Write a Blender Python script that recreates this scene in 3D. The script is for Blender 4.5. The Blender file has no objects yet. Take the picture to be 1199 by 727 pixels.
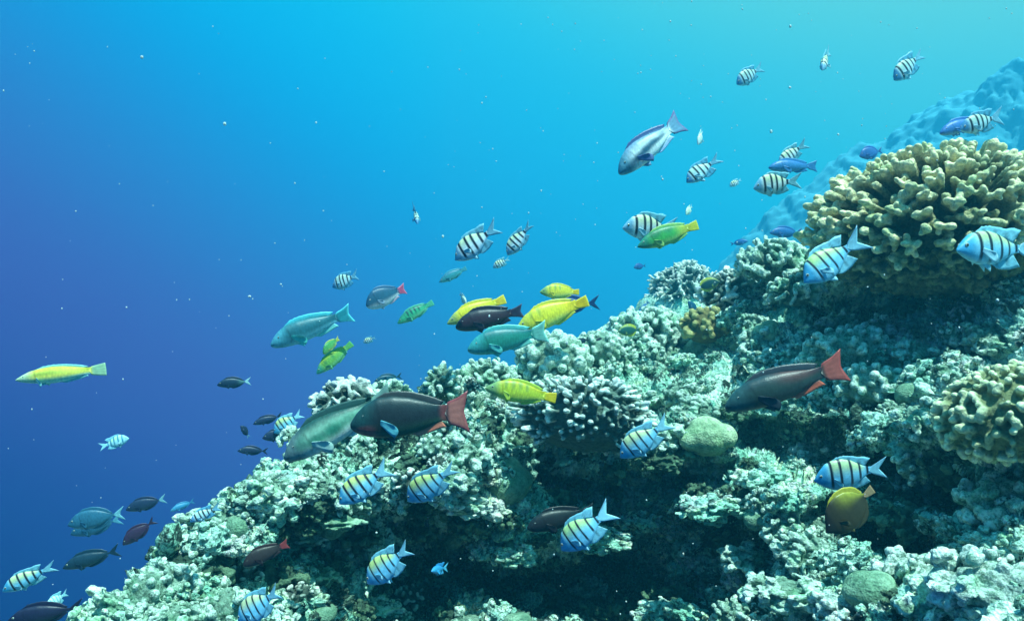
import bpy, bmesh, math, random
import numpy as np
from mathutils import Vector, Matrix

# ------------------------------------------------------------------ camera, world, sun, exposure
W0, H0 = 1199.0, 727.0
TANH = 0.70
scene = bpy.context.scene
col = scene.collection

cam_d = bpy.data.cameras.new("camera")
cam = bpy.data.objects.new("camera", cam_d)
col.objects.link(cam)
cam_d.sensor_width = 36.0
cam_d.lens = 18.0 / TANH
cam_d.clip_start = 0.05
cam_d.clip_end = 400.0
cam.rotation_euler = (math.radians(90), 0, 0)
scene.camera = cam

SUN_DIR = Vector((0.22, -0.30, 0.93)).normalized()      # towards the sun
sun_el = math.asin(SUN_DIR.z)
sun_az = math.atan2(SUN_DIR.x, SUN_DIR.y)

world = bpy.data.worlds.new("World")
scene.world = world
world.use_nodes = True
wn = world.node_tree
wn.nodes.clear()
def N(nt, t, **kw):
    n = nt.nodes.new(t)
    for k, v in kw.items():
        setattr(n, k, v)
    return n
sky = N(wn, "ShaderNodeTexSky")
sky.sky_type = 'NISHITA'
sky.sun_disc = False
sky.sun_elevation = sun_el
sky.sun_rotation = sun_az
# daylight filtered by the water above: the red is absorbed first
tint = N(wn, "ShaderNodeMix", data_type='RGBA', blend_type='MULTIPLY')
tint.inputs[0].default_value = 1.0
tint.inputs[7].default_value = (0.10, 0.75, 1.0, 1)
wn.links.new(sky.outputs[0], tint.inputs[6])
bg_sky = N(wn, "ShaderNodeBackground")
bg_sky.inputs[1].default_value = 0.05
wn.links.new(tint.outputs[2], bg_sky.inputs[0])
# open water in every direction: deep indigo low and away from the sun, turquoise up towards it
tc = N(wn, "ShaderNodeTexCoord")
def dotramp(vec, lo, hi, stops):
    d = N(wn, "ShaderNodeVectorMath", operation='DOT_PRODUCT')
    v = Vector(vec).normalized()
    d.inputs[1].default_value = v
    wn.links.new(tc.outputs['Generated'], d.inputs[0])
    m = N(wn, "ShaderNodeMapRange")
    m.inputs['From Min'].default_value = lo
    m.inputs['From Max'].default_value = hi
    wn.links.new(d.outputs['Value'], m.inputs['Value'])
    r = N(wn, "ShaderNodeValToRGB")
    r.color_ramp.interpolation = 'B_SPLINE'
    e = r.color_ramp.elements
    while len(e) > 1:
        e.remove(e[-1])
    e[0].position, e[0].color = stops[0][0], (*stops[0][1], 1)
    for p, c in stops[1:]:
        x = e.new(p)
        x.color = (*c, 1)
    wn.links.new(m.outputs['Result'], r.inputs['Fac'])
    return r
def lin(r, g, b):
    f = lambda c: (c / 255.0 / 12.92) if c / 255.0 <= 0.04045 else ((c / 255.0 + 0.055) / 1.055) ** 2.4
    return (f(r), f(g), f(b))
WATER_STOPS = [(0.00, lin(8, 52, 110)), (0.18, lin(26, 80, 156)), (0.32, lin(62, 92, 176)), (0.43, lin(52, 110, 188)), (0.57, lin(8, 152, 220)),
               (0.70, lin(0, 188, 240)), (0.80, lin(20, 204, 226)), (0.90, lin(110, 222, 196)), (1.0, lin(150, 226, 180))]
ramp = dotramp((0.46, 0.22, 0.86), -0.45, 0.78, WATER_STOPS)
bg_w = N(wn, "ShaderNodeBackground")
bg_w.inputs[1].default_value = 0.54
wn.links.new(ramp.outputs[0], bg_w.inputs[0])
# from under water the sky is only seen through the round window overhead
sx = N(wn, "ShaderNodeSeparateXYZ"); wn.links.new(tc.outputs['Generated'], sx.inputs[0])
win = N(wn, "ShaderNodeMapRange"); win.interpolation_type = 'SMOOTHSTEP'
win.inputs['From Min'].default_value = 0.58; win.inputs['From Max'].default_value = 0.82
win.inputs['To Min'].default_value = 0.0; win.inputs['To Max'].default_value = 0.10
wn.links.new(sx.outputs['Z'], win.inputs['Value']); wn.links.new(win.outputs['Result'], bg_sky.inputs[1])
addw = N(wn, "ShaderNodeAddShader")
wn.links.new(bg_sky.outputs[0], addw.inputs[0])
wn.links.new(bg_w.outputs[0], addw.inputs[1])
wo = N(wn, "ShaderNodeOutputWorld")
wn.links.new(addw.outputs[0], wo.inputs[0])

sun_d = bpy.data.lights.new("sun", 'SUN')
sun_d.energy = 5.0
sun_d.angle = math.radians(0.6)
sun_d.color = (0.70, 1.0, 0.92)        # sunlight after a few metres of sea water
sun = bpy.data.objects.new("sun", sun_d)
col.objects.link(sun)
sun.rotation_euler = (-SUN_DIR).to_track_quat('-Z', 'Y').to_euler()

vs = scene.view_settings
vs.view_transform = 'Standard'
vs.look = 'None'
vs.exposure = 1.0
vs.gamma = 1.0
vs.use_curve_mapping = False
scene.cycles.use_denoising = True
scene.cycles.max_bounces = 6
scene.cycles.volume_bounces = 1
scene.cycles.caustics_reflective = False
scene.cycles.caustics_refractive = False
scene.cycles.sample_clamp_indirect = 3.0

HAZE_DENSITY = 0.022
HAZE_COLOR = (0.05, 0.50, 0.74)
HAZE_G = 0.35

random.seed(7)
rng = np.random.default_rng(7)

# ------------------------------------------------------------------ helpers
def at(px, py, Y):
    """world point seen at photograph pixel px, py at distance Y in front of the camera"""
    return Vector(((px - W0 / 2) / (W0 / 2) * TANH * Y, Y, (H0 / 2 - py) / (W0 / 2) * TANH * Y))

def tag(o, label=None, cat=None, group=None, kind=None):
    if label: o['label'] = label
    if cat: o['category'] = cat
    if group: o['group'] = group
    if kind: o['kind'] = kind
    return o

def new_obj(name, me, parent=None, mat=None):
    o = bpy.data.objects.new(name, me)
    col.objects.link(o)
    if mat is not None:
        me.materials.clear()
        me.materials.append(mat)
    if parent is not None:
        o.parent = parent
    return o

def mesh_np(name, verts, quads, smooth=True):
    verts = np.asarray(verts, dtype=np.float32)
    quads = np.asarray(quads, dtype=np.int32)
    me = bpy.data.meshes.new(name)
    me.vertices.add(len(verts))
    me.vertices.foreach_set("co", verts.ravel())
    k = quads.shape[1]
    me.loops.add(quads.size)
    me.loops.foreach_set("vertex_index", quads.ravel())
    me.polygons.add(len(quads))
    me.polygons.foreach_set("loop_start", np.arange(0, quads.size, k, dtype=np.int32))
    me.polygons.foreach_set("use_smooth", np.full(len(quads), smooth))
    me.update(calc_edges=True)
    return me

def set_attr(me, name, vals):
    a = me.attributes.new(name, 'FLOAT', 'POINT')
    a.data.foreach_set("value", np.asarray(vals, dtype=np.float32))

def set_col(me, name, rgb):
    a = me.attributes.new(name, 'FLOAT_COLOR', 'POINT')
    c = np.ones((len(rgb), 4), dtype=np.float32)
    c[:, :3] = rgb
    a.data.foreach_set("color", c.ravel())

# hashed value noise and cellular noise, vectorised
def _hash(ix, iy, iz, k):
    h = (ix.astype(np.int64) * 374761393 + iy.astype(np.int64) * 668265263 + iz.astype(np.int64) * 2147483647 + k * 974634777) & 0xFFFFFFFF
    h = ((h ^ (h >> 13)) * 1274126177) & 0xFFFFFFFF
    h = ((h ^ (h >> 16)) * 2246822519) & 0xFFFFFFFF
    h = h ^ (h >> 15)
    return (h & 0xFFFFFF) / float(0xFFFFFF)

def vnoise(P, seed=0):
    i = np.floor(P).astype(np.int64)
    f = P - i
    u = f * f * f * (f * (f * 6 - 15) + 10)
    r = np.zeros(len(P))
    for dx in (0, 1):
        wx = u[:, 0] if dx else 1 - u[:, 0]
        for dy in (0, 1):
            wy = u[:, 1] if dy else 1 - u[:, 1]
            for dz in (0, 1):
                wz = u[:, 2] if dz else 1 - u[:, 2]
                r += wx * wy * wz * _hash(i[:, 0] + dx, i[:, 1] + dy, i[:, 2] + dz, seed)
    return r * 2 - 1

def fbm(P, octaves=4, seed=0, gain=0.5):
    r = np.zeros(len(P)); a = 1.0; t = 0.0
    for o in range(octaves):
        r += a * vnoise(P * (2.03 ** o) + 17.3 * o, seed + o)
        t += a
        a *= gain
    return r / t

def cell(P, seed=0):
    """distance to the nearest and second nearest jittered point, and an id of the nearest"""
    i = np.floor(P).astype(np.int64)
    f = P - i
    d1 = np.full(len(P), 9.0); d2 = np.full(len(P), 9.0); cid = np.zeros(len(P))
    for dx in (-1, 0, 1):
        for dy in (-1, 0, 1):
            for dz in (-1, 0, 1):
                a, b, c = i[:, 0] + dx, i[:, 1] + dy, i[:, 2] + dz
                q = (dx + _hash(a, b, c, seed) - f[:, 0]) ** 2 + (dy + _hash(a, b, c, seed + 1) - f[:, 1]) ** 2 + (dz + _hash(a, b, c, seed + 2) - f[:, 2]) ** 2
                m = q < d1
                d2 = np.where(m, d1, np.minimum(d2, q))
                cid = np.where(m, _hash(a, b, c, seed + 3), cid)
                d1 = np.where(m, q, d1)
    return np.sqrt(d1), np.sqrt(d2), cid

def puff(P, seed, sharp=1.0):
    d1, d2, cid = cell(P, seed)
    h = np.sqrt(np.clip(1 - (d1 / 0.85) ** 2, 0, 1))
    return h, cid, d2 - d1

def sstep(a, b, x):
    t = np.clip((x - a) / (b - a), 0, 1)
    return t * t * (3 - 2 * t)

# ------------------------------------------------------------------ materials
def mat_new(name):
    m = bpy.data.materials.new(name)
    m.use_nodes = True
    nt = m.node_tree
    b = nt.nodes["Principled BSDF"]
    return m, nt, b

def ramp_node(nt, src, stops, interp='LINEAR'):
    r = nt.nodes.new("ShaderNodeValToRGB")
    r.color_ramp.interpolation = interp
    e = r.color_ramp.elements
    while len(e) > 1:
        e.remove(e[-1])
    e[0].position = stops[0][0]
    e[0].color = (*stops[0][1], 1)
    for p, c in stops[1:]:
        x = e.new(p); x.color = (*c, 1)
    nt.links.new(src, r.inputs['Fac'])
    return r.outputs['Color']

def noise_node(nt, vec, scale, detail=4, rough=0.55):
    n = nt.nodes.new("ShaderNodeTexNoise")
    n.inputs['Scale'].default_value = scale
    n.inputs['Detail'].default_value = detail
    n.inputs['Roughness'].default_value = rough
    nt.links.new(vec, n.inputs['Vector'])
    return n.outputs['Fac']

def mixc(nt, fac, a, b, mode='MIX'):
    m = nt.nodes.new("ShaderNodeMix")
    m.data_type = 'RGBA'; m.blend_type = mode
    for sock, v in ((m.inputs[0], fac), (m.inputs[6], a), (m.inputs[7], b)):
        if isinstance(v, (int, float)):
            sock.default_value = v
        elif isinstance(v, tuple):
            sock.default_value = (*v, 1) if len(v) == 3 else v
        else:
            nt.links.new(v, sock)
    return m.outputs[2]

def math_node(nt, op, a, b=None, clamp=False):
    m = nt.nodes.new("ShaderNodeMath"); m.operation = op; m.use_clamp = clamp
    for s, v in ((m.inputs[0], a), (m.inputs[1], b)):
        if v is None: continue
        if isinstance(v, (int, float)): s.default_value = v
        else: nt.links.new(v, s)
    return m.outputs[0]

def bump(nt, h, strength, dist, normal=None):
    b = nt.nodes.new("ShaderNodeBump")
    b.inputs['Strength'].default_value = strength
    b.inputs['Distance'].default_value = dist
    nt.links.new(h, b.inputs['Height'])
    if normal is not None:
        nt.links.new(normal, b.inputs['Normal'])
    return b.outputs[0]

def reef_material(name, bright=1.0):
    m, nt, b = mat_new(name)
    t = nt.nodes.new("ShaderNodeTexCoord").outputs['Object']
    at_ = nt.nodes.new("ShaderNodeAttribute"); at_.attribute_name = "growth"
    idn = nt.nodes.new("ShaderNodeAttribute"); idn.attribute_name = "cellid"
    n_fine = noise_node(nt, t, 42, 5, 0.7)
    n_mid = noise_node(nt, t, 11, 4, 0.6)
    v = nt.nodes.new("ShaderNodeTexVoronoi"); v.inputs['Scale'].default_value = 95
    nt.links.new(t, v.inputs['Vector'])
    # bare limestone and live crust, by patch
    crust = ramp_node(nt, idn.outputs['Fac'], [(0.0, (0.30, 0.48, 0.40)), (0.16, (0.70, 0.82, 0.70)), (0.34, (0.38, 0.54, 0.44)), (0.48, (0.86, 0.88, 0.78)),
                                             (0.66, (0.52, 0.62, 0.40)), (0.78, (0.88, 0.84, 0.66)), (0.90, (0.56, 0.50, 0.52)), (1.0, (0.32, 0.50, 0.42))], 'LINEAR')
    n_big = noise_node(nt, t, 2.6, 4, 0.6)
    algae = ramp_node(nt, n_big, [(0.42, (1, 1, 1)), (0.62, (0.48, 0.76, 0.66))])
    crust = mixc(nt, 0.85, crust, algae, 'MULTIPLY')
    crust = mixc(nt, 1.0, crust, (0.90, 1.0, 0.98), 'MULTIPLY')
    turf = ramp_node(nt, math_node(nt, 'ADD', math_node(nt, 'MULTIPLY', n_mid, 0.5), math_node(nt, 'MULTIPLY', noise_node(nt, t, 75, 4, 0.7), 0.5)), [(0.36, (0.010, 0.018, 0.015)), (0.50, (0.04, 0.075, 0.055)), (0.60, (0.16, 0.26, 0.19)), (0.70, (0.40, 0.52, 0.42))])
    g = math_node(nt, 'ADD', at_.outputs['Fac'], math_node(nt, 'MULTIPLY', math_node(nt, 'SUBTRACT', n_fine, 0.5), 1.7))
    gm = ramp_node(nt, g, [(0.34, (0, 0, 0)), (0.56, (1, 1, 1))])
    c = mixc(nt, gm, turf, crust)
    speck = ramp_node(nt, n_fine, [(0.40, (0.32, 0.44, 0.40)), (0.54, (1.2, 1.2, 1.2))])
    c = mixc(nt, 1.0, c, speck, 'MULTIPLY')
    polyp = ramp_node(nt, v.outputs['Distance'], [(0.0, (0.62, 0.66, 0.6)), (0.45, (1.1, 1.1, 1.1))])
    c = mixc(nt, 0.8, c, polyp, 'MULTIPLY')
    nt.links.new(c, b.inputs['Base Color'])
    b.inputs['Roughness'].default_value = 0.85
    b.inputs['Specular IOR Level'].default_value = 0.15
    n1 = bump(nt, n_fine, 0.9, 0.02)
    n2 = bump(nt, v.outputs['Distance'], 0.7, 0.008, n1)
    nt.links.new(n2, b.inputs['Normal'])
    return m

def coral_material(name, body, tip, pit=0.55, vs_=70, rough=0.75, tipstart=0.55, grit=0.45):
    """body colour with paler tips (stored in the 'tip' attribute) and small corallite pits"""
    m, nt, b = mat_new(name)
    t = nt.nodes.new("ShaderNodeTexCoord").outputs['Object']
    a = nt.nodes.new("ShaderNodeAttribute"); a.attribute_name = "tip"
    v = nt.nodes.new("ShaderNodeTexVoronoi"); v.inputs['Scale'].default_value = vs_
    nt.links.new(t, v.inputs['Vector'])
    n = noise_node(nt, t, 16, 4, 0.6)
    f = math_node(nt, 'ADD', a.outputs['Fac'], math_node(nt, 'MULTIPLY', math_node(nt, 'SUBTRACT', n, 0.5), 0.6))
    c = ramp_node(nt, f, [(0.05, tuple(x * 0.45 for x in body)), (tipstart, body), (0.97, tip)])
    pol = ramp_node(nt, v.outputs['Distance'], [(0.0, (pit, pit * 1.05, pit)), (0.5, (1.08, 1.08, 1.08))])
    c = mixc(nt, 0.8, c, pol, 'MULTIPLY')
    var = ramp_node(nt, noise_node(nt, t, 5, 3), [(0.35, (0.72, 0.78, 0.74)), (0.65, (1.12, 1.1, 1.06))])
    c = mixc(nt, 1.0, c, var, 'MULTIPLY')
    g1 = ramp_node(nt, noise_node(nt, t, 48, 5, 0.75), [(0.40, (0.18, 0.30, 0.24)), (0.54, (1.08, 1.08, 1.08))])
    c = mixc(nt, grit, c, g1, 'MULTIPLY')
    stain = ramp_node(nt, noise_node(nt, t, 9, 5, 0.7), [(0.50, (1, 1, 1)), (0.64, (0.42, 0.66, 0.50))])
    c = mixc(nt, min(1, grit * 1.5), c, stain, 'MULTIPLY')
    nt.links.new(c, b.inputs['Base Color'])
    b.inputs['Roughness'].default_value = rough
    b.inputs['Specular IOR Level'].default_value = 0.2
    n1 = bump(nt, v.outputs['Distance'], 0.6, 0.006)
    n2 = bump(nt, noise_node(nt, t, 55, 5, 0.7), 0.85, 0.014, n1)
    nt.links.new(n2, b.inputs['Normal'])
    return m

def fish_material(name):
    m, nt, b = mat_new(name)
    a = nt.nodes.new("ShaderNodeAttribute"); a.attribute_name = "skin"
    t = nt.nodes.new("ShaderNodeTexCoord").outputs['Object']
    n = noise_node(nt, t, 22, 4, 0.6)
    v = nt.nodes.new("ShaderNodeTexVoronoi"); v.inputs['Scale'].default_value = 95
    nt.links.new(t, v.inputs['Vector'])
    c = mixc(nt, 1.0, a.outputs['Color'], ramp_node(nt, n, [(0.3, (0.8, 0.8, 0.8)), (0.7, (1.12, 1.12, 1.12))]), 'MULTIPLY')
    c = mixc(nt, 0.35, c, ramp_node(nt, v.outputs['Distance'], [(0.0, (1.1, 1.1, 1.1)), (0.6, (0.78, 0.78, 0.78))]), 'MULTIPLY')
    nt.links.new(c, b.inputs['Base Color'])
    b.inputs['Roughness'].default_value = 0.42
    b.inputs['Specular IOR Level'].default_value = 0.35
    b.inputs['Subsurface Weight'].default_value = 0.0
    nt.links.new(bump(nt, v.outputs['Distance'], 0.10, 0.004), b.inputs['Normal'])
    return m

def plain_material(name, c, rough=0.5, spec=0.5):
    m, nt, b = mat_new(name)
    t = nt.nodes.new("ShaderNodeTexCoord").outputs['Object']
    n = noise_node(nt, t, 30, 3)
    nt.links.new(mixc(nt, 1.0, c, ramp_node(nt, n, [(0.3, (0.85,) * 3), (0.7, (1.1,) * 3)]), 'MULTIPLY'), b.inputs['Base Color'])
    b.inputs['Roughness'].default_value = rough
    b.inputs['Specular IOR Level'].default_value = spec
    return m

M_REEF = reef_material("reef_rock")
M_FAR = plain_material("far_reef_haze_blue", (0.08, 0.34, 0.42), 0.9, 0.1)  # water haze put into the base colour so the slope blends away
M_FISH = fish_material("fish_skin")
M_EYE = plain_material("fish_eye", (0.35, 0.38, 0.32), 0.2)
M_PUPIL = plain_material("fish_pupil", (0.006, 0.007, 0.01), 0.12)

# ------------------------------------------------------------------ the reef
CX = np.array([-500, -100, 0, 60, 120, 180, 262, 300, 345, 380, 430, 475, 520, 600, 650, 720, 790, 840, 900, 950, 1050, 1199, 1400, 1700.])
CP = np.array([1250, 900, 815, 775, 728, 685, 600, 566, 545, 492, 472, 478, 455, 446, 430, 402, 398, 352, 322, 322, 300, 272, 240, 220.])
CY = np.array([1.7, 1.9, 2.0, 2.05, 2.1, 2.25, 2.5, 2.6, 2.8, 2.95, 3.1, 3.3, 3.45, 3.8, 4.0, 4.7, 5.2, 4.7, 4.3, 4.0, 3.5, 3.2, 3.0, 2.9])
# distance at fractions of the way from the crest down to the bottom edge of the frame
BX = np.array([-500, 0, 150, 300, 430, 560, 700, 850, 1000, 1120, 1220, 1450, 1700.])
B25 = np.array([1.7, 1.95, 2.15, 2.45, 2.75, 3.0, 3.35, 3.45, 3.25, 2.85, 2.6, 2.45, 2.4])
B50 = np.array([1.7, 1.9, 2.1, 2.30, 2.50, 2.62, 2.75, 2.65, 2.55, 2.25, 2.05, 1.95, 1.9])
B75 = np.array([1.7, 1.88, 2.05, 2.25, 2.52, 2.60, 2.60, 2.35, 2.15, 1.95, 1.75, 1.6, 1.6])
B100 = np.array([1.7, 1.85, 1.95, 2.05, 2.35, 2.45, 2.30, 2.05, 1.75, 1.50, 1.35, 1.3, 1.3])
# recesses under the ledges and lumps that stand out: px, py, rx, ry, metres further away, tilt
CAVES = [(430, 625, 150, 38, .42, -.25), (330, 640, 75, 26, .34, -.5), (600, 660, 120, 60, .62, 0), (500, 690, 90, 50, .45, 0), (790, 650, 115, 62, .62, .15), (690, 570, 120, 32, .40, 0),
         (920, 510, 80, 28, .36, .1), (840, 560, 75, 30, .30, .2), (1020, 335, 110, 40, .40, .05), (1120, 565, 130, 32, .36, .1), (1040, 620, 80, 28, .30, .3),
         (985, 610, 60, 26, .22, 0), (700, 700, 110, 40, .35, 0), (870, 405, 40, 22, .18, 0), (560, 490, 70, 20, .14, 0),
         (1060, 470, 60, 16, .12, 0), (620, 535, 60, 28, .30, 0), (930, 460, 60, 20, .16, 0),
         (545, 535, 60, 34, -.20, 0), (590, 575, 34, 34, -.14, 0), (700, 628, 60, 18, -.20, 0), (560, 590, 40, 12, -.14, -.3),
         (1010, 690, 70, 45, -.16, 0), (1160, 680, 90, 45, -.16, 0), (900, 665, 50, 26, -.18, .4), (330, 690, 90, 30, -.10, -.3),
         (300, 600, 90, 20, -.10, -.5), (1140, 480, 80, 40, -.14, 0), (780, 715, 60, 22, -.22, 0), (540, 715, 60, 18, -.12, 0), (900, 580, 80, 22, -.16, .1)]

def interp_s(x, xs, ys):
    # smooth (Catmull-Rom-like) interpolation by softened linear segments
    a = np.interp(x - 22, xs, ys); b = np.interp(x, xs, ys); c = np.interp(x + 22, xs, ys)
    return (a + 2 * b + c) / 4

def crest_py(px): return interp_s(px, CX, CP)

def front_Y(px, py):
    px = np.asarray(px, float); py = np.asarray(py, float)
    cp = interp_s(px, CX, CP)
    f = (py - cp) / np.maximum(790 - cp, 40)
    y0 = interp_s(px, CX, CY); y1 = interp_s(px, BX, B25); y2 = interp_s(px, BX, B50); y3 = interp_s(px, BX, B75); y4 = interp_s(px, BX, B100)
    f = np.clip(f, 0, 1)
    Y = np.where(f < .25, y0 + (y1 - y0) * (f / .25), np.where(f < .5, y1 + (y2 - y1) * ((f - .25) / .25), np.where(f < .75, y2 + (y3 - y2) * ((f - .5) / .25), y3 + (y4 - y3) * ((f - .75) / .25))))
    d = np.zeros_like(Y)
    for cx, cy, rx, ry, a, tl in CAVES:
        dy = py - (cy + tl * (px - cx))
        # sharper upper lip (a ledge), softer below
        ryy = np.where(dy < 0, ry * 0.75, ry * 1.25)
        q = ((px - cx) / rx) ** 2 + (dy / ryy) ** 2
        d += a * (1.5 if a > .25 else 1.0) * np.exp(-q ** 1.6 * 0.8)
    fade = sstep(0.0, 0.12, (py - cp) / 200.0)
    return Y + d * fade

def reef_points(PX, PY):
    Y = front_Y(PX, PY)
    X = (PX - W0 / 2) / (W0 / 2) * TANH * Y
    Z = (H0 / 2 - PY) / (W0 / 2) * TANH * Y
    return np.stack([X, Y, Z], -1)

def build_reef():
    pxs = np.concatenate([np.linspace(-480, -40, 60, endpoint=False), np.linspace(-40, 1240, 900, endpoint=False), np.linspace(1240, 1640, 90)])
    nf = 470
    rows = []
    cp = crest_py(pxs)
    # the back of the reef, falling away behind the crest
    crest = reef_points(pxs, cp)
    back = []
    nb = 110
    for k in range(nb, 0, -1):
        s = (k / nb)
        d = 4.0 * s ** 1.8
        P = crest.copy()
        P[:, 1] += d
        P[:, 0] += d * 0.10 + (crest[:, 0] / crest[:, 1]) * d * 0.5
        P[:, 2] += 0.02 * np.sin(s * 9) - 0.30 * d - 0.10 * d * d
        back.append(P)
    front = []
    for k in range(nf + 1):
        f = k / nf
        py = cp + (800 - cp) * f
        py = np.maximum(py, cp + 220 * f)
        front.append(reef_points(pxs, py))
    last = front[-1]
    low = []
    for k in range(1, 41):
        P = last.copy()
        P[:, 2] -= 2.2 * (k / 40) ** 1.3
        P[:, 1] += 0.25 * math.sin(k * 0.25) * (k / 40)
        low.append(P)
    G = np.array(back + front + low)                  # rows x cols x 3
    R, Cn = G.shape[:2]
    # light smoothing of the base along rows where slopes meet
    for _ in range(4):
        G[1:-1] = (G[:-2] + 2 * G[1:-1] + G[2:]) / 4
        G[:, 1:-1] = (G[:, :-2] + 2 * G[:, 1:-1] + G[:, 2:]) / 4
    def normals(G):
        du = np.gradient(G, axis=1); dv = np.gradient(G, axis=0)
        n = np.cross(dv, du)
        n /= np.maximum(np.linalg.norm(n, axis=-1, keepdims=True), 1e-9)
        return n
    n = normals(G)
    if n[nb + 100, 500, 1] > 0: n = -n
    V = G.reshape(-1, 3).copy(); Nn = n.reshape(-1, 3)
    # big blocks
    warp = np.stack([fbm(V * 1.7, 3, 11), fbm(V * 1.7, 3, 23), fbm(V * 1.7, 3, 37)], -1)
    d = 0.13 * fbm(V * 1.5, 3, 3)
    h1, id1, e1 = puff(V * 3.4 + warp * 0.9, 101)
    d += 0.11 * (h1 * (0.35 + 0.9 * id1)) - 0.05
    V = V + Nn * d[:, None]
    n = normals(V.reshape(R, Cn, 3)); 
    if n[nb + 100, 500, 1] > 0: n = -n
    for _ in range(3):
        n[1:-1, 1:-1] = (n[:-2, 1:-1] + n[2:, 1:-1] + n[1:-1, :-2] + n[1:-1, 2:] + n[1:-1, 1:-1]) / 5
    Nn = n.reshape(-1, 3)
    # knobs
    w2 = np.stack([fbm(V * 6, 2, 51), fbm(V * 6, 2, 63), fbm(V * 6, 2, 77)], -1)
    h2, id2, e2 = puff(V * 10.5 + w2 * 0.7, 201)
    rough = sstep(-0.35, 0.35, fbm(V * 2.6, 2, 91))
    d2 = 0.050 * h2 * (0.25 + id2) * (0.4 + 0.6 * rough)
    V = V + Nn * d2[:, None]
    h3, id3, e3 = puff(V * 27 + w2 * 1.0, 301)
    r3 = sstep(-0.3, 0.3, fbm(V * 4.3, 2, 95))
    d3 = 0.032 * h3 * (0.3 + 0.9 * id3) * (0.25 + 0.75 * r3)
    h4, id4, e4 = puff(V * 62, 401)
    h5, id5, e5 = puff(V * 20 + w2 * 1.5, 801)
    hole = sstep(0.62, 0.95, h5) * (id5 > .55)
    d4 = 0.012 * h4 * (1 - 0.4 * r3) + 0.018 * fbm(V * 18, 4, 5) - 0.035 * hole
    V = V + Nn * (d3 + d4)[:, None]
    V[:, 2] += 0.35 * d3
    # live, pale crust sits on the blocks and knobs, dark turf fills the crevices; shade low on the middle wall is painted in as turf
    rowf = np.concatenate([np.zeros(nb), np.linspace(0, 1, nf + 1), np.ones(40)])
    shade_bias = np.repeat(0.36 - 0.62 * sstep(0.22, 0.85, rowf), Cn) + 0.30 * np.tile(sstep(880, 1150, pxs) , R) * np.repeat(rowf, Cn) + 0.35 * np.tile(1 - sstep(200, 420, pxs), R) * np.repeat(rowf, Cn)
    growth = 0.22 * h1 + 0.34 * h2 + 0.36 * h3 * (0.3 + 0.7 * r3) + 0.12 * h4 + 0.85 * fbm(V * 2.1, 3, 131) + 0.22 * fbm(V * 9, 3, 151) - 0.06 + shade_bias - 0.5 * hole
    idx = np.arange(R * Cn).reshape(R, Cn)
    q = np.stack([idx[:-1, :-1], idx[1:, :-1], idx[1:, 1:], idx[:-1, 1:]], -1).reshape(-1, 4)
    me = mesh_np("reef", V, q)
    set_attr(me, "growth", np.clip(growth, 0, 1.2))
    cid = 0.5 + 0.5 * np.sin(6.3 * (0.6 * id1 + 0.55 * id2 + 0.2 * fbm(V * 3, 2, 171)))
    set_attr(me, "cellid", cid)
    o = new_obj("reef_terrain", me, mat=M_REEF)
    tag(o, "rugged sloping coral reef wall covered in pale crust and dark turf", "reef", kind="structure")
    return V.reshape(R, Cn, 3), pxs, nb, nf
REEF, RPX, NB, NF = build_reef()

def reef_at(px, py):
    """displaced reef point nearest to the photograph pixel (front sheet only)"""
    c = int(np.clip(np.searchsorted(RPX, px), 8, len(RPX) - 9))
    F = REEF[NB:NB + NF, c - 8:c + 9].reshape(-1, 3)
    qx = F[:, 0] / F[:, 1] / TANH * (W0 / 2) + W0 / 2
    qy = H0 / 2 - F[:, 2] / F[:, 1] / TANH * (W0 / 2)
    d = (qx - px) ** 2 + (qy - py) ** 2
    near = d < max(d.min() * 2, 30)
    Fi = F[near]
    k = int(np.argmin(Fi[:, 1]))
    return Vector(Fi[k])

# ------------------------------------------------------------------ the reef that fades away far behind
def build_far_reef():
    cx = np.array([820, 870, 930, 1000, 1100, 1199, 1300, 1500, 1800.])
    cy = np.array([352, 292, 236, 174, 122, 82, 50, 20, 0.])
    cY = np.array([37, 37, 37, 37, 36, 34, 30, 24.0, 17.0])
    n, m = 900, 300
    px = np.linspace(560, 3400, n)
    G = np.zeros((m, n, 3))
    cpy = np.interp(px, np.r_[560, 700, cx], np.r_[720, 500, cy]); cY_ = np.interp(px, cx, cY)
    for k in range(m):
        f = k / (m - 1)
        if f < 0.2:
            t = (0.2 - f) / 0.2
            Y = cY_ + 6 * t; Z = (H0 / 2 - cpy) / (W0 / 2) * TANH * cY_ - 1.5 * t * t
            X = (px - W0 / 2) / (W0 / 2) * TANH * cY_ + 1.2 * t
        else:
            t = (f - 0.2) / 0.8
            py = cpy + (1300 - cpy) * t ** 1.3
            Y = cY_ - 6.0 * t
            X = (px - W0 / 2) / (W0 / 2) * TANH * Y; Z = (H0 / 2 - py) / (W0 / 2) * TANH * Y
        G[k] = np.stack([X, Y, Z], -1)
    V = G.reshape(-1, 3)
    h1, i1, _ = puff(V * 1.0, 501); h2, i2, _ = puff(V * 2.2, 601)
    nrm = np.array([-0.45, -0.6, 0.66])
    V = V + nrm * (1.2 * fbm(V * 0.22, 5, 71) + 0.22 * h1 * (0.1 + i1) * (i1 > .4) + 0.10 * h2 * (0.3 + i2) + 0.35 * fbm(V * 1.3, 4, 72) + 0.30 * np.abs(fbm(V * 2.6, 3, 75)))[:, None]
    idx = np.arange(m * n).reshape(m, n)
    q = np.stack([idx[:-1, :-1], idx[1:, :-1], idx[1:, 1:], idx[:-1, 1:]], -1).reshape(-1, 4)
    me = mesh_np("far_reef", V, q)
    set_attr(me, "growth", np.clip(0.4 * h1 + 0.4 * h2 + 0.4 * fbm(V * 2, 3, 9), 0, 1)); set_attr(me, "cellid", i2)
    tag(new_obj("distant_reef_slope", me, mat=M_FAR), "faint blue reef slope fading into the water behind the coral dome", "reef", kind="structure")
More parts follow.
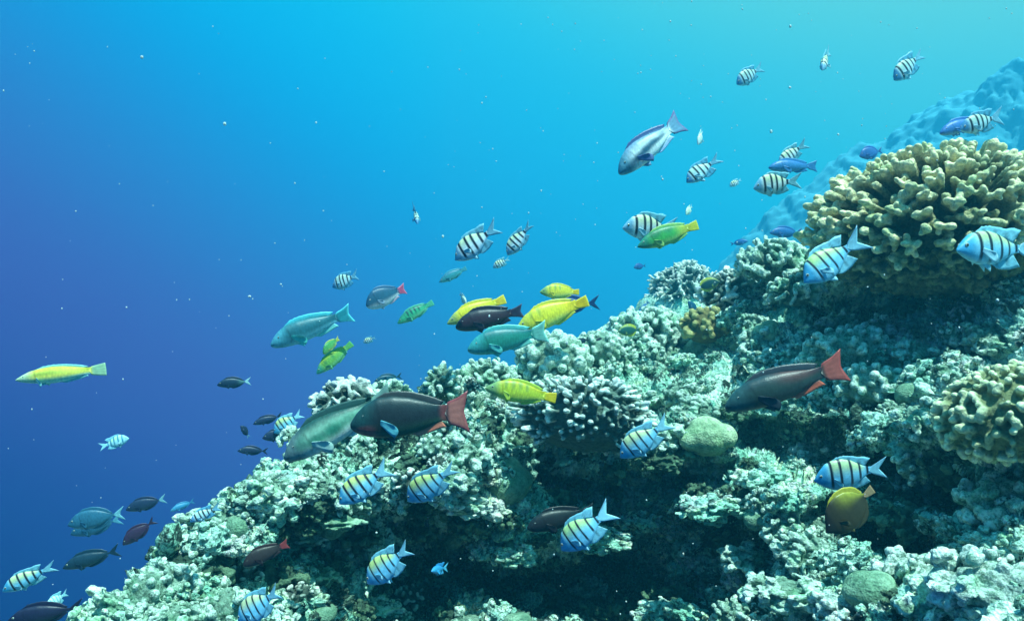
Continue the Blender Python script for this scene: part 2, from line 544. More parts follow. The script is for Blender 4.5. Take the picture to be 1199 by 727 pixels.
build_far_reef()

def build_spur():
    """a reef spur standing farther off behind the crest, which carries the bush coral"""
    n, m = 260, 160
    c = at(800, 392, 8.3)
    rows = []
    for i in range(m):
        f = i / (m - 1)
        zz = c.z + .18 - 4.6 * f ** 1.5
        rad = .12 + 1.5 * math.sqrt(f) * (1 + .6 * f)
        a = np.linspace(0, 2 * math.pi, n)
        rows.append(np.stack([c.x + .10 + rad * 1.1 * np.cos(a), c.y + .1 + rad * .9 * np.sin(a), np.full(n, zz)], -1))
    G = np.array(rows); V = G.reshape(-1, 3)
    d = V - np.array([c.x, c.y, c.z - 1.5]); d /= np.linalg.norm(d, axis=1, keepdims=True)
    W = V.copy(); seam = np.repeat(np.arange(m), n)
    h1, i1, _ = puff(W * 3.4, 701); h2, i2, _ = puff(W * 9, 711); h3, i3, _ = puff(W * 22, 721)
    V = V + d * (.25 * fbm(W * 1.2, 3, 73) + .13 * h1 * (.3 + i1) + .06 * h2 * (.3 + i2) + .02 * h3)[:, None]
    idx = np.arange(m * n).reshape(m, n)
    q = np.stack([idx[:-1, :-1], idx[1:, :-1], idx[1:, 1:], idx[:-1, 1:]], -1).reshape(-1, 4)
    me = mesh_np("spur", V, q)
    set_attr(me, "growth", np.clip(.3 + .3 * h2 + .3 * h3 + .5 * fbm(W * 2, 3, 9), 0, 1)); set_attr(me, "cellid", i2)
    tag(new_obj("reef_spur", me, mat=M_REEF), "hazy reef spur behind the crest carrying the rounded bush coral", "reef", kind="structure")
build_spur()

# ------------------------------------------------------------------ corals
def capsule(bm, p0, p1, r0, r1, seg=8, rings=3, flat=1.0, side=None):
    p0, p1 = Vector(p0), Vector(p1)
    ax = (p1 - p0)
    L = ax.length
    ax = ax.normalized() if L > 1e-6 else Vector((0, 0, 1))
    s = side if side is not None else ax.orthogonal()
    s = (s - ax * s.dot(ax)).normalized()
    t = ax.cross(s)
    prof = []
    for k in range(rings):
        a = math.pi / 2 * (k / rings)
        prof.append((-r0 * math.cos(a), r0 * math.sin(a)))
    for f in (0, 0.33, 0.66, 1):
        prof.append((L * f, r0 + (r1 - r0) * f))
    for k in range(1, rings + 1):
        a = math.pi / 2 * (k / rings)
        prof.append((L + r1 * math.sin(a), r1 * math.cos(a)))
    ringv = []
    for x, r in prof:
        if r < 1e-5:
            ringv.append([bm.verts.new(p0 + ax * x)])
        else:
            ringv.append([bm.verts.new(p0 + ax * x + s * (r * math.cos(2 * math.pi * i / seg)) + t * (r * flat * math.sin(2 * math.pi * i / seg))) for i in range(seg)])
    for a, b in zip(ringv, ringv[1:]):
        if len(a) == 1 and len(b) == 1: continue
        for i in range(seg):
            j = (i + 1) % seg
            if len(a) == 1: bm.faces.new((a[0], b[j], b[i]))
            elif len(b) == 1: bm.faces.new((a[i], a[j], b[0]))
            else: bm.faces.new((a[i], a[j], b[j], b[i]))

def blob(bm, c, r, sq=(1, 1, 1), sub=2):
    M = Matrix.Translation(Vector(c)) @ Matrix.Diagonal((r * sq[0], r * sq[1], r * sq[2], 1))
    bmesh.ops.create_icosphere(bm, subdivisions=sub, radius=1.0, matrix=M)

def seedless(name, n): return (n % 97) * .31

def fuse(name, bm, voxel, noise_amp=0.0, noise_freq=30, tipfn=None, smooth=2):
    """voxel-fuse everything in bm to one organic skin"""
    me = bpy.data.meshes.new(name + "_raw")
    bmesh.ops.recalc_face_normals(bm, faces=bm.faces)
    bm.to_mesh(me); bm.free()
    o = bpy.data.objects.new("fuse_tmp", me)
    col.objects.link(o)
    md = o.modifiers.new("r", 'REMESH'); md.mode = 'VOXEL'; md.voxel_size = voxel; md.use_smooth_shade = True
    if smooth:
        ms = o.modifiers.new("s", 'SMOOTH'); ms.factor = 0.5; ms.iterations = smooth
    dg = bpy.context.evaluated_depsgraph_get()
    out = bpy.data.meshes.new_from_object(o.evaluated_get(dg))
    out.name = name
    bpy.data.objects.remove(o); bpy.data.meshes.remove(me)
    n = len(out.vertices)
    co = np.zeros(n * 3, dtype=np.float32); out.vertices.foreach_get("co", co); co = co.reshape(-1, 3).astype(float)
    no = np.zeros(n * 3, dtype=np.float32); out.vertices.foreach_get("normal", no); no = no.reshape(-1, 3)
    if noise_amp:
        co2 = co + no * (noise_amp * fbm(co * noise_freq, 3, 19))[:, None]
    else: co2 = co
    out.vertices.foreach_set("co", co2.astype(np.float32).ravel())
    set_attr(out, "growth", .62 + .25 * fbm(co * 9 + seedless(name, n), 3, 77)); set_attr(out, "cellid", .5 + .5 * np.sin(9 * fbm(co * 5 + n * .01, 2, 78)))
    set_attr(out, "tip", tipfn(co) if tipfn else np.clip(np.linalg.norm(co, axis=1), 0, 1))
    out.polygons.foreach_set("use_smooth", np.ones(len(out.polygons), dtype=bool))
    out.update()
    return out

def dirs_on_dome(n, zmin, r=random):
    out = []
    g = math.pi * (3 - math.sqrt(5))
    for k in range(n):
        z = 1 - (1 - zmin) * (k + 0.5) / n
        a = g * k + r.uniform(-.2, .2)
        q = math.sqrt(max(0, 1 - z * z))
        out.append(Vector((q * math.cos(a), q * math.sin(a), z + r.uniform(-.06, .06))).normalized())
    return out

def tip_radial(R0, R1, sz=1.0):
    return lambda co: np.clip((np.linalg.norm(co / np.array([1, 1, sz]), axis=1) - R0) / (R1 - R0), 0, 1)

def finger_colony(seed, R=0.2, core=0.55, n=90, fr=0.016, zmin=-0.5, sz=0.7, forks=2, spread=0.35, voxel=0.006, lenv=0.3, bend=0.15):
    r = random.Random(seed)
    bm = bmesh.new()
    blob(bm, (0, 0, 0), R * core, (1, 1, sz))
    for d in dirs_on_dome(n, zmin, r):
        L = R * r.uniform(1 - lenv, 1.0)
        S = Vector((1, 1, sz))
        p0 = Vector((d.x * R * core * 0.7, d.y * R * core * .7, d.z * R * core * .7 * sz))
        e = Vector((d.x * L, d.y * L, d.z * L * sz)) + Vector((r.uniform(-1, 1), r.uniform(-1, 1), r.uniform(-.3, 1))) * R * bend * .5
        mid = p0.lerp(e, 0.62)
        q = fr * r.uniform(0.8, 1.25)
        capsule(bm, p0, mid, q * 1.05, q, 7, 2)
        k = max(1, forks + r.choice((-1, 0, 0, 1))) if forks > 1 else 1
        side = d.orthogonal().normalized(); side.rotate(Matrix.Rotation(r.uniform(0, 6.28), 3, d))
        for i in range(k):
            o = (i - (k - 1) / 2) * spread * 2
            t = mid + (e - mid) * r.uniform(.75, 1.1) + side * (o * (e - mid).length * .8)
            capsule(bm, mid, t, q * .95, q * r.uniform(.85, 1.1), 7, 3)
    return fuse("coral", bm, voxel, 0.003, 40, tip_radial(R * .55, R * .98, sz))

def knob_colony(seed, R=0.16, n=70, kr=0.028, sz=0.6, zmin=-0.6, voxel=0.006):
    r = random.Random(seed)
    bm = bmesh.new()
    blob(bm, (0, 0, 0), R * .86, (1, 1, sz))
    for d in dirs_on_dome(n, zmin, r):
        L = R * r.uniform(.86, 1.0)
        e = Vector((d.x * L, d.y * L, d.z * L * sz))
        q = kr * r.uniform(.65, 1.15)
        capsule(bm, e * .75, e, q * .7, q, 8, 3)
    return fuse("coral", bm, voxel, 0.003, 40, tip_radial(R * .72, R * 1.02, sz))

def nub_colony(seed, R, n, kr, sz, zmin, voxel):
    r = random.Random(seed)
    bm = bmesh.new()
    blob(bm, (0, 0, 0), R * .84, (1, 1, sz), 3)
    for d in dirs_on_dome(n, zmin, r):
        L = R * r.uniform(.90, 1.04)
        L *= 1 + .10 * math.sin(5 * d.x + 3) * math.sin(6 * d.y)
        e = Vector((d.x * L, d.y * L, d.z * L * sz)) + Vector((r.uniform(-1, 1), r.uniform(-1, 1), r.uniform(-.2, 1))) * .014
        q = kr * r.uniform(.8, 1.2)
        capsule(bm, e * .80, e, q * .8, q, 7, 3)
        if r.random() < .5:
            capsule(bm, e * .93, e * .97 + Vector((r.uniform(-1, 1), r.uniform(-1, 1), r.uniform(0, 1))) * .014, q * .8, q * .85, 7, 2)
    return fuse("coral", bm, voxel, 0.002, 50, tip_radial(R * .80, R * 1.02, sz), 1)

def boulder_coral(seed, R=0.1, sz=0.85, lumps=5, voxel=0.006, amp=0.006):
    r = random.Random(seed)
    bm = bmesh.new()
    blob(bm, (0, 0, 0), R * .8, (1, 1, sz), 3)
    for _ in range(lumps):
        d = Vector((r.uniform(-1, 1), r.uniform(-1, 1), r.uniform(-.2, 1))).normalized()
        blob(bm, (d.x * R * .45, d.y * R * .45, d.z * R * .45 * sz), R * r.uniform(.38, .6), (1, 1, sz), 3)
    return fuse("coral", bm, voxel, amp, 14, tip_radial(R * .3, R * 1.05, sz), 6)

def table_colony(seed, R=0.4, n=150, voxel=0.009):
    r = random.Random(seed)
    bm = bmesh.new()
    blob(bm, (0, 0, 0), R * .8, (1, 1, .22), 3)
    capsule(bm, (0, 0, -R * .7), (0, 0, 0), R * .28, R * .4, 10, 2)
    for k in range(n):
        a = r.uniform(0, 6.28); q = math.sqrt(r.random())
        x, y = R * q * math.cos(a), R * q * math.sin(a)
        z = R * .34 * math.sqrt(max(0, 1 - q * q)) 
        p0 = Vector((x * .8, y * .8, z * .4 - .02))
        e = Vector((x * 1.05, y * 1.05, z + R * r.uniform(.08, .26)))
        capsule(bm, p0, e, .016, .013, 6, 2)
        for _ in range(2):
            e2 = p0.lerp(e, .6) + Vector((r.uniform(-1, 1), r.uniform(-1, 1), r.uniform(.4, 1.2))) * .05
            capsule(bm, p0.lerp(e, .5), e2, .012, .011, 6, 2)
    return fuse("coral", bm, voxel, .003, 30, lambda co: np.clip((co[:, 2] + R * .15) / (R * .5), 0, 1))

def crust_lump(seed, R=0.1, voxel=0.006):
    """an irregular crusted knot of dead coral with pits and holes"""
    r = random.Random(seed)
    bm = bmesh.new()
    blob(bm, (0, 0, 0), R * .62, (1.1, .9, .7))
    for _ in range(75):
        d = Vector((r.gauss(0, 1), r.gauss(0, 1), r.gauss(0.2, .7))).normalized()
        L = R * r.uniform(.55, .92)
        blob(bm, (d.x * L * 1.1, d.y * L * .95, d.z * L * .7), R * r.uniform(.07, .19), (r.uniform(.7, 1.3), r.uniform(.7, 1.3), r.uniform(.6, 1)), 2)
    return fuse("coral", bm, voxel, R * 0.16, 5.0 / R, tip_radial(R * .3, R * .95, .8), 1)

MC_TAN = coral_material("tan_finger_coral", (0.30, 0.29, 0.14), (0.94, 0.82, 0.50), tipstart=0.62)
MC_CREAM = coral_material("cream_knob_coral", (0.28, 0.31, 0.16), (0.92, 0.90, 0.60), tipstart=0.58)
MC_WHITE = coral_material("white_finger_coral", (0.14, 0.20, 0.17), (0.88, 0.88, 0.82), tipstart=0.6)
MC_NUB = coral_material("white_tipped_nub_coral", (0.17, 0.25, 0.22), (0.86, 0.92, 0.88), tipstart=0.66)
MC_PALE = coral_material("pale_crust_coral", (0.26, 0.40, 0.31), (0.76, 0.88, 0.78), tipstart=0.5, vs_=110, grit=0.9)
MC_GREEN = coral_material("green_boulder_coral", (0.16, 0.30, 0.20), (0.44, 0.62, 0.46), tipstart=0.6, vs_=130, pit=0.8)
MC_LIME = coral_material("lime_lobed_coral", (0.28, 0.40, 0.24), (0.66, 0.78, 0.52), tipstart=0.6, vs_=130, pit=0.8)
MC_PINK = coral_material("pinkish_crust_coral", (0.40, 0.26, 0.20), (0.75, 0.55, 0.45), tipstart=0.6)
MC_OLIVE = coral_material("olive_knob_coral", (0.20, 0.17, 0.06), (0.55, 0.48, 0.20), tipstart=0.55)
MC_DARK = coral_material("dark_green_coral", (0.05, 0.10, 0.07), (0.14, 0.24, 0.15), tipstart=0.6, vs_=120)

def put_coral(name, me, mat, px, py, Y=None, off=0.0, rot=None, scale=1.0, label=None, cat="coral", group=None, tilt=(0, 0)):
    p = at(px, py, Y) if Y else reef_at(px, py)
    if Y is None:
        p = p * ((p.length + off) / p.length)
    o = new_obj(name, me)
    if mat is not None and not me.materials:
        me.materials.append(mat)
    o.location = p
    o.rotation_euler = (tilt[0], tilt[1], rot if rot is not None else random.uniform(0, 6.28))
    o.scale = (scale,) * 3 if isinstance(scale, (int, float)) else scale
    tag(o, label, cat, group)
    return o

# the big dome of blunt branches
def dome_colony(seed, R=0.52):
    r = random.Random(seed)
    bm = bmesh.new()
    blob(bm, (0, 0, 0), R * .70, (1, 1, .68), 3)
    for d in dirs_on_dome(1000, -0.97, r):
        L = R * r.uniform(.90, 1.03)
        if d.z < 0: L *= (1 + .30 * d.z)
        ez = Vector((d.x, d.y, d.z * .68))
        p0 = ez * R * .5
        e = ez * L + Vector((r.uniform(-1, 1), r.uniform(-1, 1), r.uniform(-.6, 1))) * .03
        mid = p0.lerp(e, .55)
        side = Vector((r.gauss(0, 1), r.gauss(0, 1), r.gauss(0, .5)))
        side = (side - d * side.dot(d)).normalized()
        q = R * r.uniform(.028, .038)
        capsule(bm, p0, mid, q * .9, q * 1.0, 8, 2, .75, side)
        k = r.choice((1, 1, 2, 2))
        for i in range(k):
            o = (i - (k - 1) / 2)
            t = mid + (e - mid) * r.uniform(.8, 1.08) + side * o * q * 1.9
            capsule(bm, mid + side * o * q * .6, t, q * .85, q * r.uniform(.9, 1.2), 8, 3, .7, side)
            if r.random() < .4:
                capsule(bm, mid.lerp(t, .6), mid.lerp(t, .9) + side.cross(d) * q * 1.4 * r.choice((-1, 1)), q * .6, q * .6, 7, 2)
    return fuse("coral", bm, .0050, .005, 45, tip_radial(R * .66, R * 1.0, .68), 1)
G1 = "large coral colonies on the reef top"
put_coral("dome_coral", dome_colony(3, R=.55), MC_TAN, 1098, 276, Y=3.25, rot=.4, label="large tan dome of blunt forked coral branches crowning the reef top", cat="coral")
put_coral("knob_coral", knob_colony(5, R=.205, n=440, kr=.0125, sz=.66, zmin=-.9, voxel=.0045), MC_CREAM, 1186, 482, Y=2.05, rot=.4, tilt=(-.2, -.3), label="cream yellow knobby coral cluster low on the bright slope at the frame edge", cat="coral")
put_coral("finger_coral", nub_colony(11, R=.25, n=640, kr=.0088, sz=.62, zmin=-.8, voxel=.0036), MC_NUB, 684, 490, Y=3.02, rot=0, tilt=(-.35, .1), scale=(1.15, 1, 1), label="white tipped stubby finger coral bank overhanging the dark hollow below the yellow green wrasse", cat="coral")
put_coral("bush_coral", finger_colony(13, R=.50, n=330, fr=.016, zmin=-.35, sz=.8, forks=3, core=.66, voxel=.010), MC_WHITE, 803, 342, Y=8.2, scale=.86, label="hazy blue rounded bush coral of fine twigs standing on the far crest", cat="coral")
put_coral("lobed_coral", knob_colony(17, R=.15, n=60, kr=.024, sz=.8, zmin=-.5), MC_OLIVE, 826, 383, Y=4.4, label="olive yellow lobed coral bush on the crest below the small yellow edged fish", cat="coral")
put_coral("knob_coral", knob_colony(19, R=.13, n=60, kr=.018, sz=.6), MC_OLIVE, 1140, 333, off=.02, tilt=(-.4, 0), label="small olive knobby coral under the dome coral branches", cat="coral")
put_coral("knob_coral", knob_colony(23, R=.21, n=80, kr=.021, sz=.66, zmin=-.2), MC_PALE, 985, 418, off=.02, tilt=(-.3, 0), label="pale knobby coral colony behind the red tail of the parrotfish", cat="coral")
put_coral("boulder_coral", boulder_coral(29, R=.135), MC_GREEN, 590, 560, off=-.05, tilt=(-.2, 0), label="smooth green boulder coral beside the striped fish below the crest", cat="coral")
put_coral("boulder_coral", boulder_coral(31, R=.125, sz=.75, lumps=9), MC_LIME, 831, 510, off=-.02, label="pale lime lumpy boulder coral under the dark red tailed fish head", cat="coral")
put_coral("boulder_coral", boulder_coral(37, R=.12, sz=1.1), MC_GREEN, 813, 412, off=.02, label="grey green upright rounded coral knob on the middle of the slope", cat="coral")
put_coral("boulder_coral", boulder_coral(41, R=.12, sz=.8), MC_GREEN, 795, 395, off=.02, label="dim green rounded coral beside the olive lobed bush", cat="coral")
put_coral("boulder_coral", boulder_coral(43, R=.10, sz=1.0, lumps=2), MC_LIME, 898, 396, off=.02, tilt=(0, .5), label="pale green tongue shaped coral at the shadow edge under the upper ridge", cat="coral")
put_coral("boulder_coral", boulder_coral(47, R=.08, sz=.9), MC_GREEN, 872, 402, off=.02, label="small grey coral knob beside the pale green tongue coral", cat="coral")
put_coral("finger_coral", finger_colony(53, R=.16, n=110, fr=.0095, sz=.75, forks=3, core=.6), MC_WHITE, 408, 478, Y=2.95, label="white branching coral clump on the crest above the green parrotfish", cat="coral")
put_coral("finger_coral", finger_colony(59, R=.12, n=60, fr=.011, sz=.75, forks=2), MC_PALE, 458, 468, Y=3.15, label="pale forked coral sprigs on the crest behind the dark parrotfish", cat="coral")
put_coral("finger_coral", finger_colony(61, R=.09, n=46, fr=.011, sz=1.2, forks=2), MC_PALE, 517, 452, Y=3.3, label="pale upright coral knob rising highest from the middle of the crest", cat="coral")
put_coral("finger_coral", finger_colony(67, R=.17, n=90, fr=.013, sz=.7, forks=2), MC_PALE, 570, 448, Y=3.5, label="pale bushy coral on the crest just beyond the yellow wrasse", cat="coral")
put_coral("lobed_coral", knob_colony(71, R=.20, n=60, kr=.035, sz=.75), MC_PALE, 648, 424, Y=3.9, label="cream cauliflower coral on the crest below the teal parrotfish tail", cat="coral")
put_coral("lobed_coral", knob_colony(73, R=.15, n=60, kr=.022, sz=.75), MC_PALE, 700, 410, Y=4.2, label="smaller pale cauliflower coral on the crest next to the cream one", cat="coral")
put_coral("finger_coral", finger_colony(79, R=.26, n=120, fr=.02, sz=.7, forks=3), MC_PALE, 760, 392, Y=4.8, label="hazy pale bush coral along the far crest below the hazy bush coral", cat="coral")
put_coral("finger_coral", finger_colony(83, R=.22, n=110, fr=.015, sz=.75, forks=3), MC_PALE, 905, 312, Y=4.2, label="pale branching coral mound topping the ridge before the dome coral", cat="coral")
put_coral("finger_coral", finger_colony(89, R=.20, n=100, fr=.014, sz=.8, forks=3), MC_WHITE, 855, 345, Y=4.5, label="bluish branching coral at the step of the ridge beside the hazy bush coral", cat="coral")
put_coral("finger_coral", finger_colony(97, R=.16, n=80, fr=.012, sz=.7, forks=2), MC_PALE, 930, 345, Y=3.7, label="small pale branching coral just under the top of the ridge", cat="coral")
put_coral("knob_coral", knob_colony(101, R=.14, n=60, kr=.02, sz=.7), MC_PALE, 1015, 455, off=.02, label="pale knobby coral lower right of the red tail", cat="coral")
put_coral("boulder_coral", boulder_coral(103, R=.05), MC_PINK, 962, 412, off=.02, label="small pinkish coral lump touching the red tail", cat="coral")
put_coral("boulder_coral", crust_lump(107, R=.11), MC_PALE, 1070, 573, off=.02, label="flat pale coral disc in the shaded hollow beside the striped fish", cat="coral")
put_coral("boulder_coral", crust_lump(109, R=.16), MC_PALE, 1188, 600, off=.02, label="grey coral mound at the frame edge below the cream knobby cluster", cat="coral")
put_coral("boulder_coral", boulder_coral(111, R=.085, sz=.8, lumps=3, voxel=.004, amp=.004), MC_GREEN, 1015, 690, off=.02, label="smooth pale green rounded coral among rough lumps near the frame bottom")
MC_BRIGHT = coral_material("bright_crust_coral", (0.50, 0.60, 0.54), (0.84, 0.90, 0.86), tipstart=0.4, vs_=120, grit=0.9)
for k, (px_, py_, R_, lb) in enumerate([(1128, 668, .13, "bright white rough coral lump below the grey mound near the frame corner"), (1180, 695, .15, "bright white rough coral lump filling the bottom frame corner"),
        (1070, 672, .10, "pale rough coral block just beside the smooth pale green rounded coral"), (985, 712, .09, "pale rough coral lump at the bottom edge under the smooth pale green coral")]):
    put_coral("rough_coral", crust_lump(300 + k, R=R_, voxel=.005), MC_BRIGHT, px_, py_, off=.02, label=lb)

for k, (px_, py_, R_, o_, m_, lb) in enumerate([
        (548, 592, .085, -.10, "MC_BRIGHT", "pale elongated rough lump jutting from the dark wall below the green boulder coral"),
        (700, 628, .12, -.16, "M_REEF", "rough grey green ledge under the barred fish that overlaps the dark brown one"),
        (745, 610, .09, -.14, "M_REEF", "knobbly grey green ledge tip jutting over the big dark cave"),
        (830, 590, .11, -.12, "M_REEF", "rough teal ledge sloping down over the upper side of the big dark cave"),
        (875, 655, .10, -.16, "MC_PALE", "pale craggy outcrop bounding the big dark cave near the round brown fish"),
        (915, 692, .10, -.12, "MC_PALE", "pale green craggy outcrop below the one beside the big dark cave"),
        (785, 716, .11, -.18, "M_REEF", "green craggy lump on the floor of the big dark cave at the bottom edge"),
        (402, 612, .06, -.10, "MC_GREEN", "small teal knob hanging in the dark hollow above the small pale lump"),
        (360, 632, .07, -.10, "MC_PALE", "small pale oval lump in the dark hollow beside the reddish tailed fish"),
        (385, 676, .06, -.10, "MC_GREEN", "small green ledge in the dark hollow beside the barred fish with raised tail"),
        (448, 712, .09, -.14, "M_REEF", "teal rough lump at the bottom edge below the lone barred fish"),
        (605, 655, .08, -.12, "M_REEF", "dim teal lump hanging in the middle of the dark wall"),
        (890, 560, .10, -.10, "M_REEF", "broken grey green ledge between the lime boulder coral and the round brown fish"),
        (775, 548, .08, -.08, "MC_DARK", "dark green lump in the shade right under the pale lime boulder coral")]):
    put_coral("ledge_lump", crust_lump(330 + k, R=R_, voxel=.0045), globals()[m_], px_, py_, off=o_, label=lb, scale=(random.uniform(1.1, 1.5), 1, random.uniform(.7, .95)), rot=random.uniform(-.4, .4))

# lumps scattered over the slope: small colonies that look alike share a label and a group
KN = [knob_colony(200 + i, R=.09, n=26, kr=.018, sz=.75, voxel=.005) for i in range(3)]
FN = [finger_colony(210 + i, R=.10, n=40, fr=.0095, sz=.75, forks=2, voxel=.0042) for i in range(4)]
BN = [boulder_coral(220 + i, R=.07, lumps=4, voxel=.005) for i in range(3)]
CN = [crust_lump(230 + i, R=.11, voxel=.0045) for i in range(5)]
def variants(ms, mat):
    out = []
    for m in ms:
        c = m.copy(); c.materials.clear(); c.materials.append(mat); out.append(c)
    return out
SETS = [("crusted_lump", variants(CN, M_REEF), .50, "crusted grey green coral lump rising out of the reef", "crusted coral lumps over the reef"),
        ("pale_lump", variants(CN, MC_PALE), .80, "pale encrusted coral lump bulging from the reef", "pale coral lumps over the reef"),
        ("sprig_coral", variants(FN, MC_WHITE), .90, "small whitish branching coral sprig growing on the reef", "small branching corals over the reef"),
        ("nub_coral", variants(KN, MC_PALE), .5, "small pale coral head covered in round knobs", "small knobby coral heads over the reef"),
        ("round_coral", variants(BN, MC_GREEN), .5, "small smooth dull green rounded coral on the reef", "small smooth green corals over the reef"),
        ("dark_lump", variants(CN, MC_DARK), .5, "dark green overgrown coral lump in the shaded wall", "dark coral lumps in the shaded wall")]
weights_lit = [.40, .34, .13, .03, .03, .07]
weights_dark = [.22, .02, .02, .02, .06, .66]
placed = []
tries = 0
while len(placed) < 400 and tries < 12000:
    tries += 1
    px = random.uniform(90, 1215)
    cp = float(crest_py(np.array([px]))[0])
    if random.random() < .35:
        py = cp + random.uniform(-4, 30)
    else:
        py = random.uniform(cp, 740)
    if py > 745: continue
    p = reef_at(px, py)
    mind = 14 if py < cp + 70 else 19
    if any((px - a) ** 2 + (py - b) ** 2 < mind ** 2 for a, b in placed): continue
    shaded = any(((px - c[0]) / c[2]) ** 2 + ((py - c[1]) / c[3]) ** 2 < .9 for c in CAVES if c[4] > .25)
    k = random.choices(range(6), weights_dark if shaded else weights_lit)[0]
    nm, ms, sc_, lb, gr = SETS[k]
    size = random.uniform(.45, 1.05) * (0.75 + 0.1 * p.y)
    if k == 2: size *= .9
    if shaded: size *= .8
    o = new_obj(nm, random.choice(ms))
    o.location = p * (1 + .015 / p.length)
    o.rotation_euler = (random.uniform(-.8, .1), random.uniform(-.4, .4), random.uniform(0, 6.28))
    o.scale = (size * random.uniform(.85, 1.2), size * random.uniform(.85, 1.2), size * random.uniform(.8, 1.15))
    tag(o, lb, "coral", gr)
    placed.append((px, py))

# ------------------------------------------------------------------ fish
# outlines along the body: u from the snout (0) to the tail root (about .8), half heights up and down, half width; all in body lengths
PROF = {
 'sergeant': dict(u=[0, .03, .08, .16, .26, .38, .50, .60, .68, .74, .79], up=[.004, .045, .10, .165, .205, .215, .185, .13, .080, .052, .048],
                  dn=[.004, .040, .085, .145, .185, .200, .170, .115, .070, .048, .046], w=[.003, .025, .045, .065, .078, .080, .066, .045, .028, .018, .010], z0=[-.03, -.025, -.015, 0, 0, 0, 0, 0, .005, .01, .01]),
 'parrot': dict(u=[0, .02, .06, .13, .23, .36, .50, .62, .71, .78, .83], up=[.012, .038, .075, .118, .150, .158, .138, .105, .075, .060, .062],
                dn=[.018, .045, .075, .108, .135, .145, .130, .095, .062, .052, .054], w=[.010, .030, .048, .066, .080, .082, .068, .048, .032, .020, .012], z0=[-.03, -.028, -.02, -.01, 0, 0, 0, 0, 0, .005, .005]),
 'wrasse': dict(u=[0, .03, .08, .16, .27, .40, .53, .65, .74, .81, .85], up=[.006, .026, .052, .085, .112, .122, .110, .085, .062, .052, .054],
                dn=[.006, .026, .050, .080, .105, .118, .108, .080, .055, .046, .048], w=[.004, .022, .038, .054, .064, .066, .056, .040, .028, .018, .012], z0=[-.015, -.012, -.008, 0, 0, 0, 0, 0, 0, 0, 0]),
 'surgeon': dict(u=[0, .03, .08, .16, .28, .42, .55, .66, .74, .80, .84], up=[.008, .045, .090, .145, .180, .182, .150, .100, .050, .028, .026],
                 dn=[.008, .040, .080, .130, .165, .170, .142, .092, .045, .025, .025], w=[.006, .024, .040, .056, .066, .066, .054, .036, .020, .012, .008], z0=[-.03, -.025, -.015, 0, 0, 0, 0, 0, 0, 0, 0]),
 'disc': dict(u=[0, .04, .10, .18, .30, .44, .58, .70, .77, .81, .84], up=[.006, .045, .13, .215, .275, .290, .255, .17, .085, .045, .042],
              dn=[.006, .04, .11, .190, .250, .270, .240, .16, .080, .042, .040], w=[.004, .022, .036, .050, .060, .060, .048, .032, .020, .012, .008], z0=[-.02, -.02, -.01, 0, 0, 0, 0, 0, 0, 0, 0]),
}
# fins: (base u0, u1, side (+1 back, -1 belly), list of (along, height)), tail: outline behind the root
FINS = {
 'sergeant': dict(dorsal=(.22, .70, [(0, .02), (.15, .045), (.5, .055), (.75, .07), (.92, .12), (1.10, .13)]), anal=(.44, .70, [(0, .02), (.3, .06), (.7, .10), (1.15, .12)]),
                  tail=[(-.15, .0), (.0, .05), (.45, .095), (1.0, .155)], notch=.55, taillen=.235, pelvic=(.28, .13), pec=(.24, .14)),
 'parrot': dict(dorsal=(.20, .76, [(0, .015), (.1, .035), (.5, .045), (.9, .045), (1.04, .03)]), anal=(.50, .76, [(0, .015), (.2, .035), (.7, .045), (1.08, .05)]),
                tail=[(-.15, 0), (0, .062), (.5, .082), (1.0, .118)], notch=.80, taillen=.17, pelvic=(.27, .10), pec=(.25, .15)),
 'wrasse': dict(dorsal=(.22, .78, [(0, .012), (.1, .028), (.5, .036), (.9, .036), (1.04, .02)]), anal=(.48, .78, [(0, .01), (.2, .028), (.8, .034), (1.06, .02)]),
                tail=[(-.15, 0), (0, .052), (.5, .066), (1.0, .076)], notch=1.02, taillen=.15, pelvic=(.27, .07), pec=(.25, .11)),
 'surgeon': dict(dorsal=(.18, .78, [(0, .012), (.1, .04), (.5, .055), (.85, .05), (1.02, .02)]), anal=(.38, .78, [(0, .012), (.2, .04), (.7, .048), (1.02, .02)]),
                 tail=[(-.15, 0), (0, .026), (.4, .075), (1.0, .135)], notch=.55, taillen=.17, pelvic=(.27, .08), pec=(.24, .12)),
 'disc': dict(dorsal=(.20, .80, [(0, .01), (.2, .04), (.6, .06), (.9, .075), (1.0, .03)]), anal=(.36, .80, [(0, .01), (.3, .05), (.7, .07), (1.0, .03)]),
              tail=[(-.15, 0), (0, .042), (.5, .062), (1.0, .075)], notch=1.0, taillen=.15, pelvic=(.28, .10), pec=(.24, .12)),
}

def sm(a, b, x):
    return sstep(a, b, np.asarray(x, float))

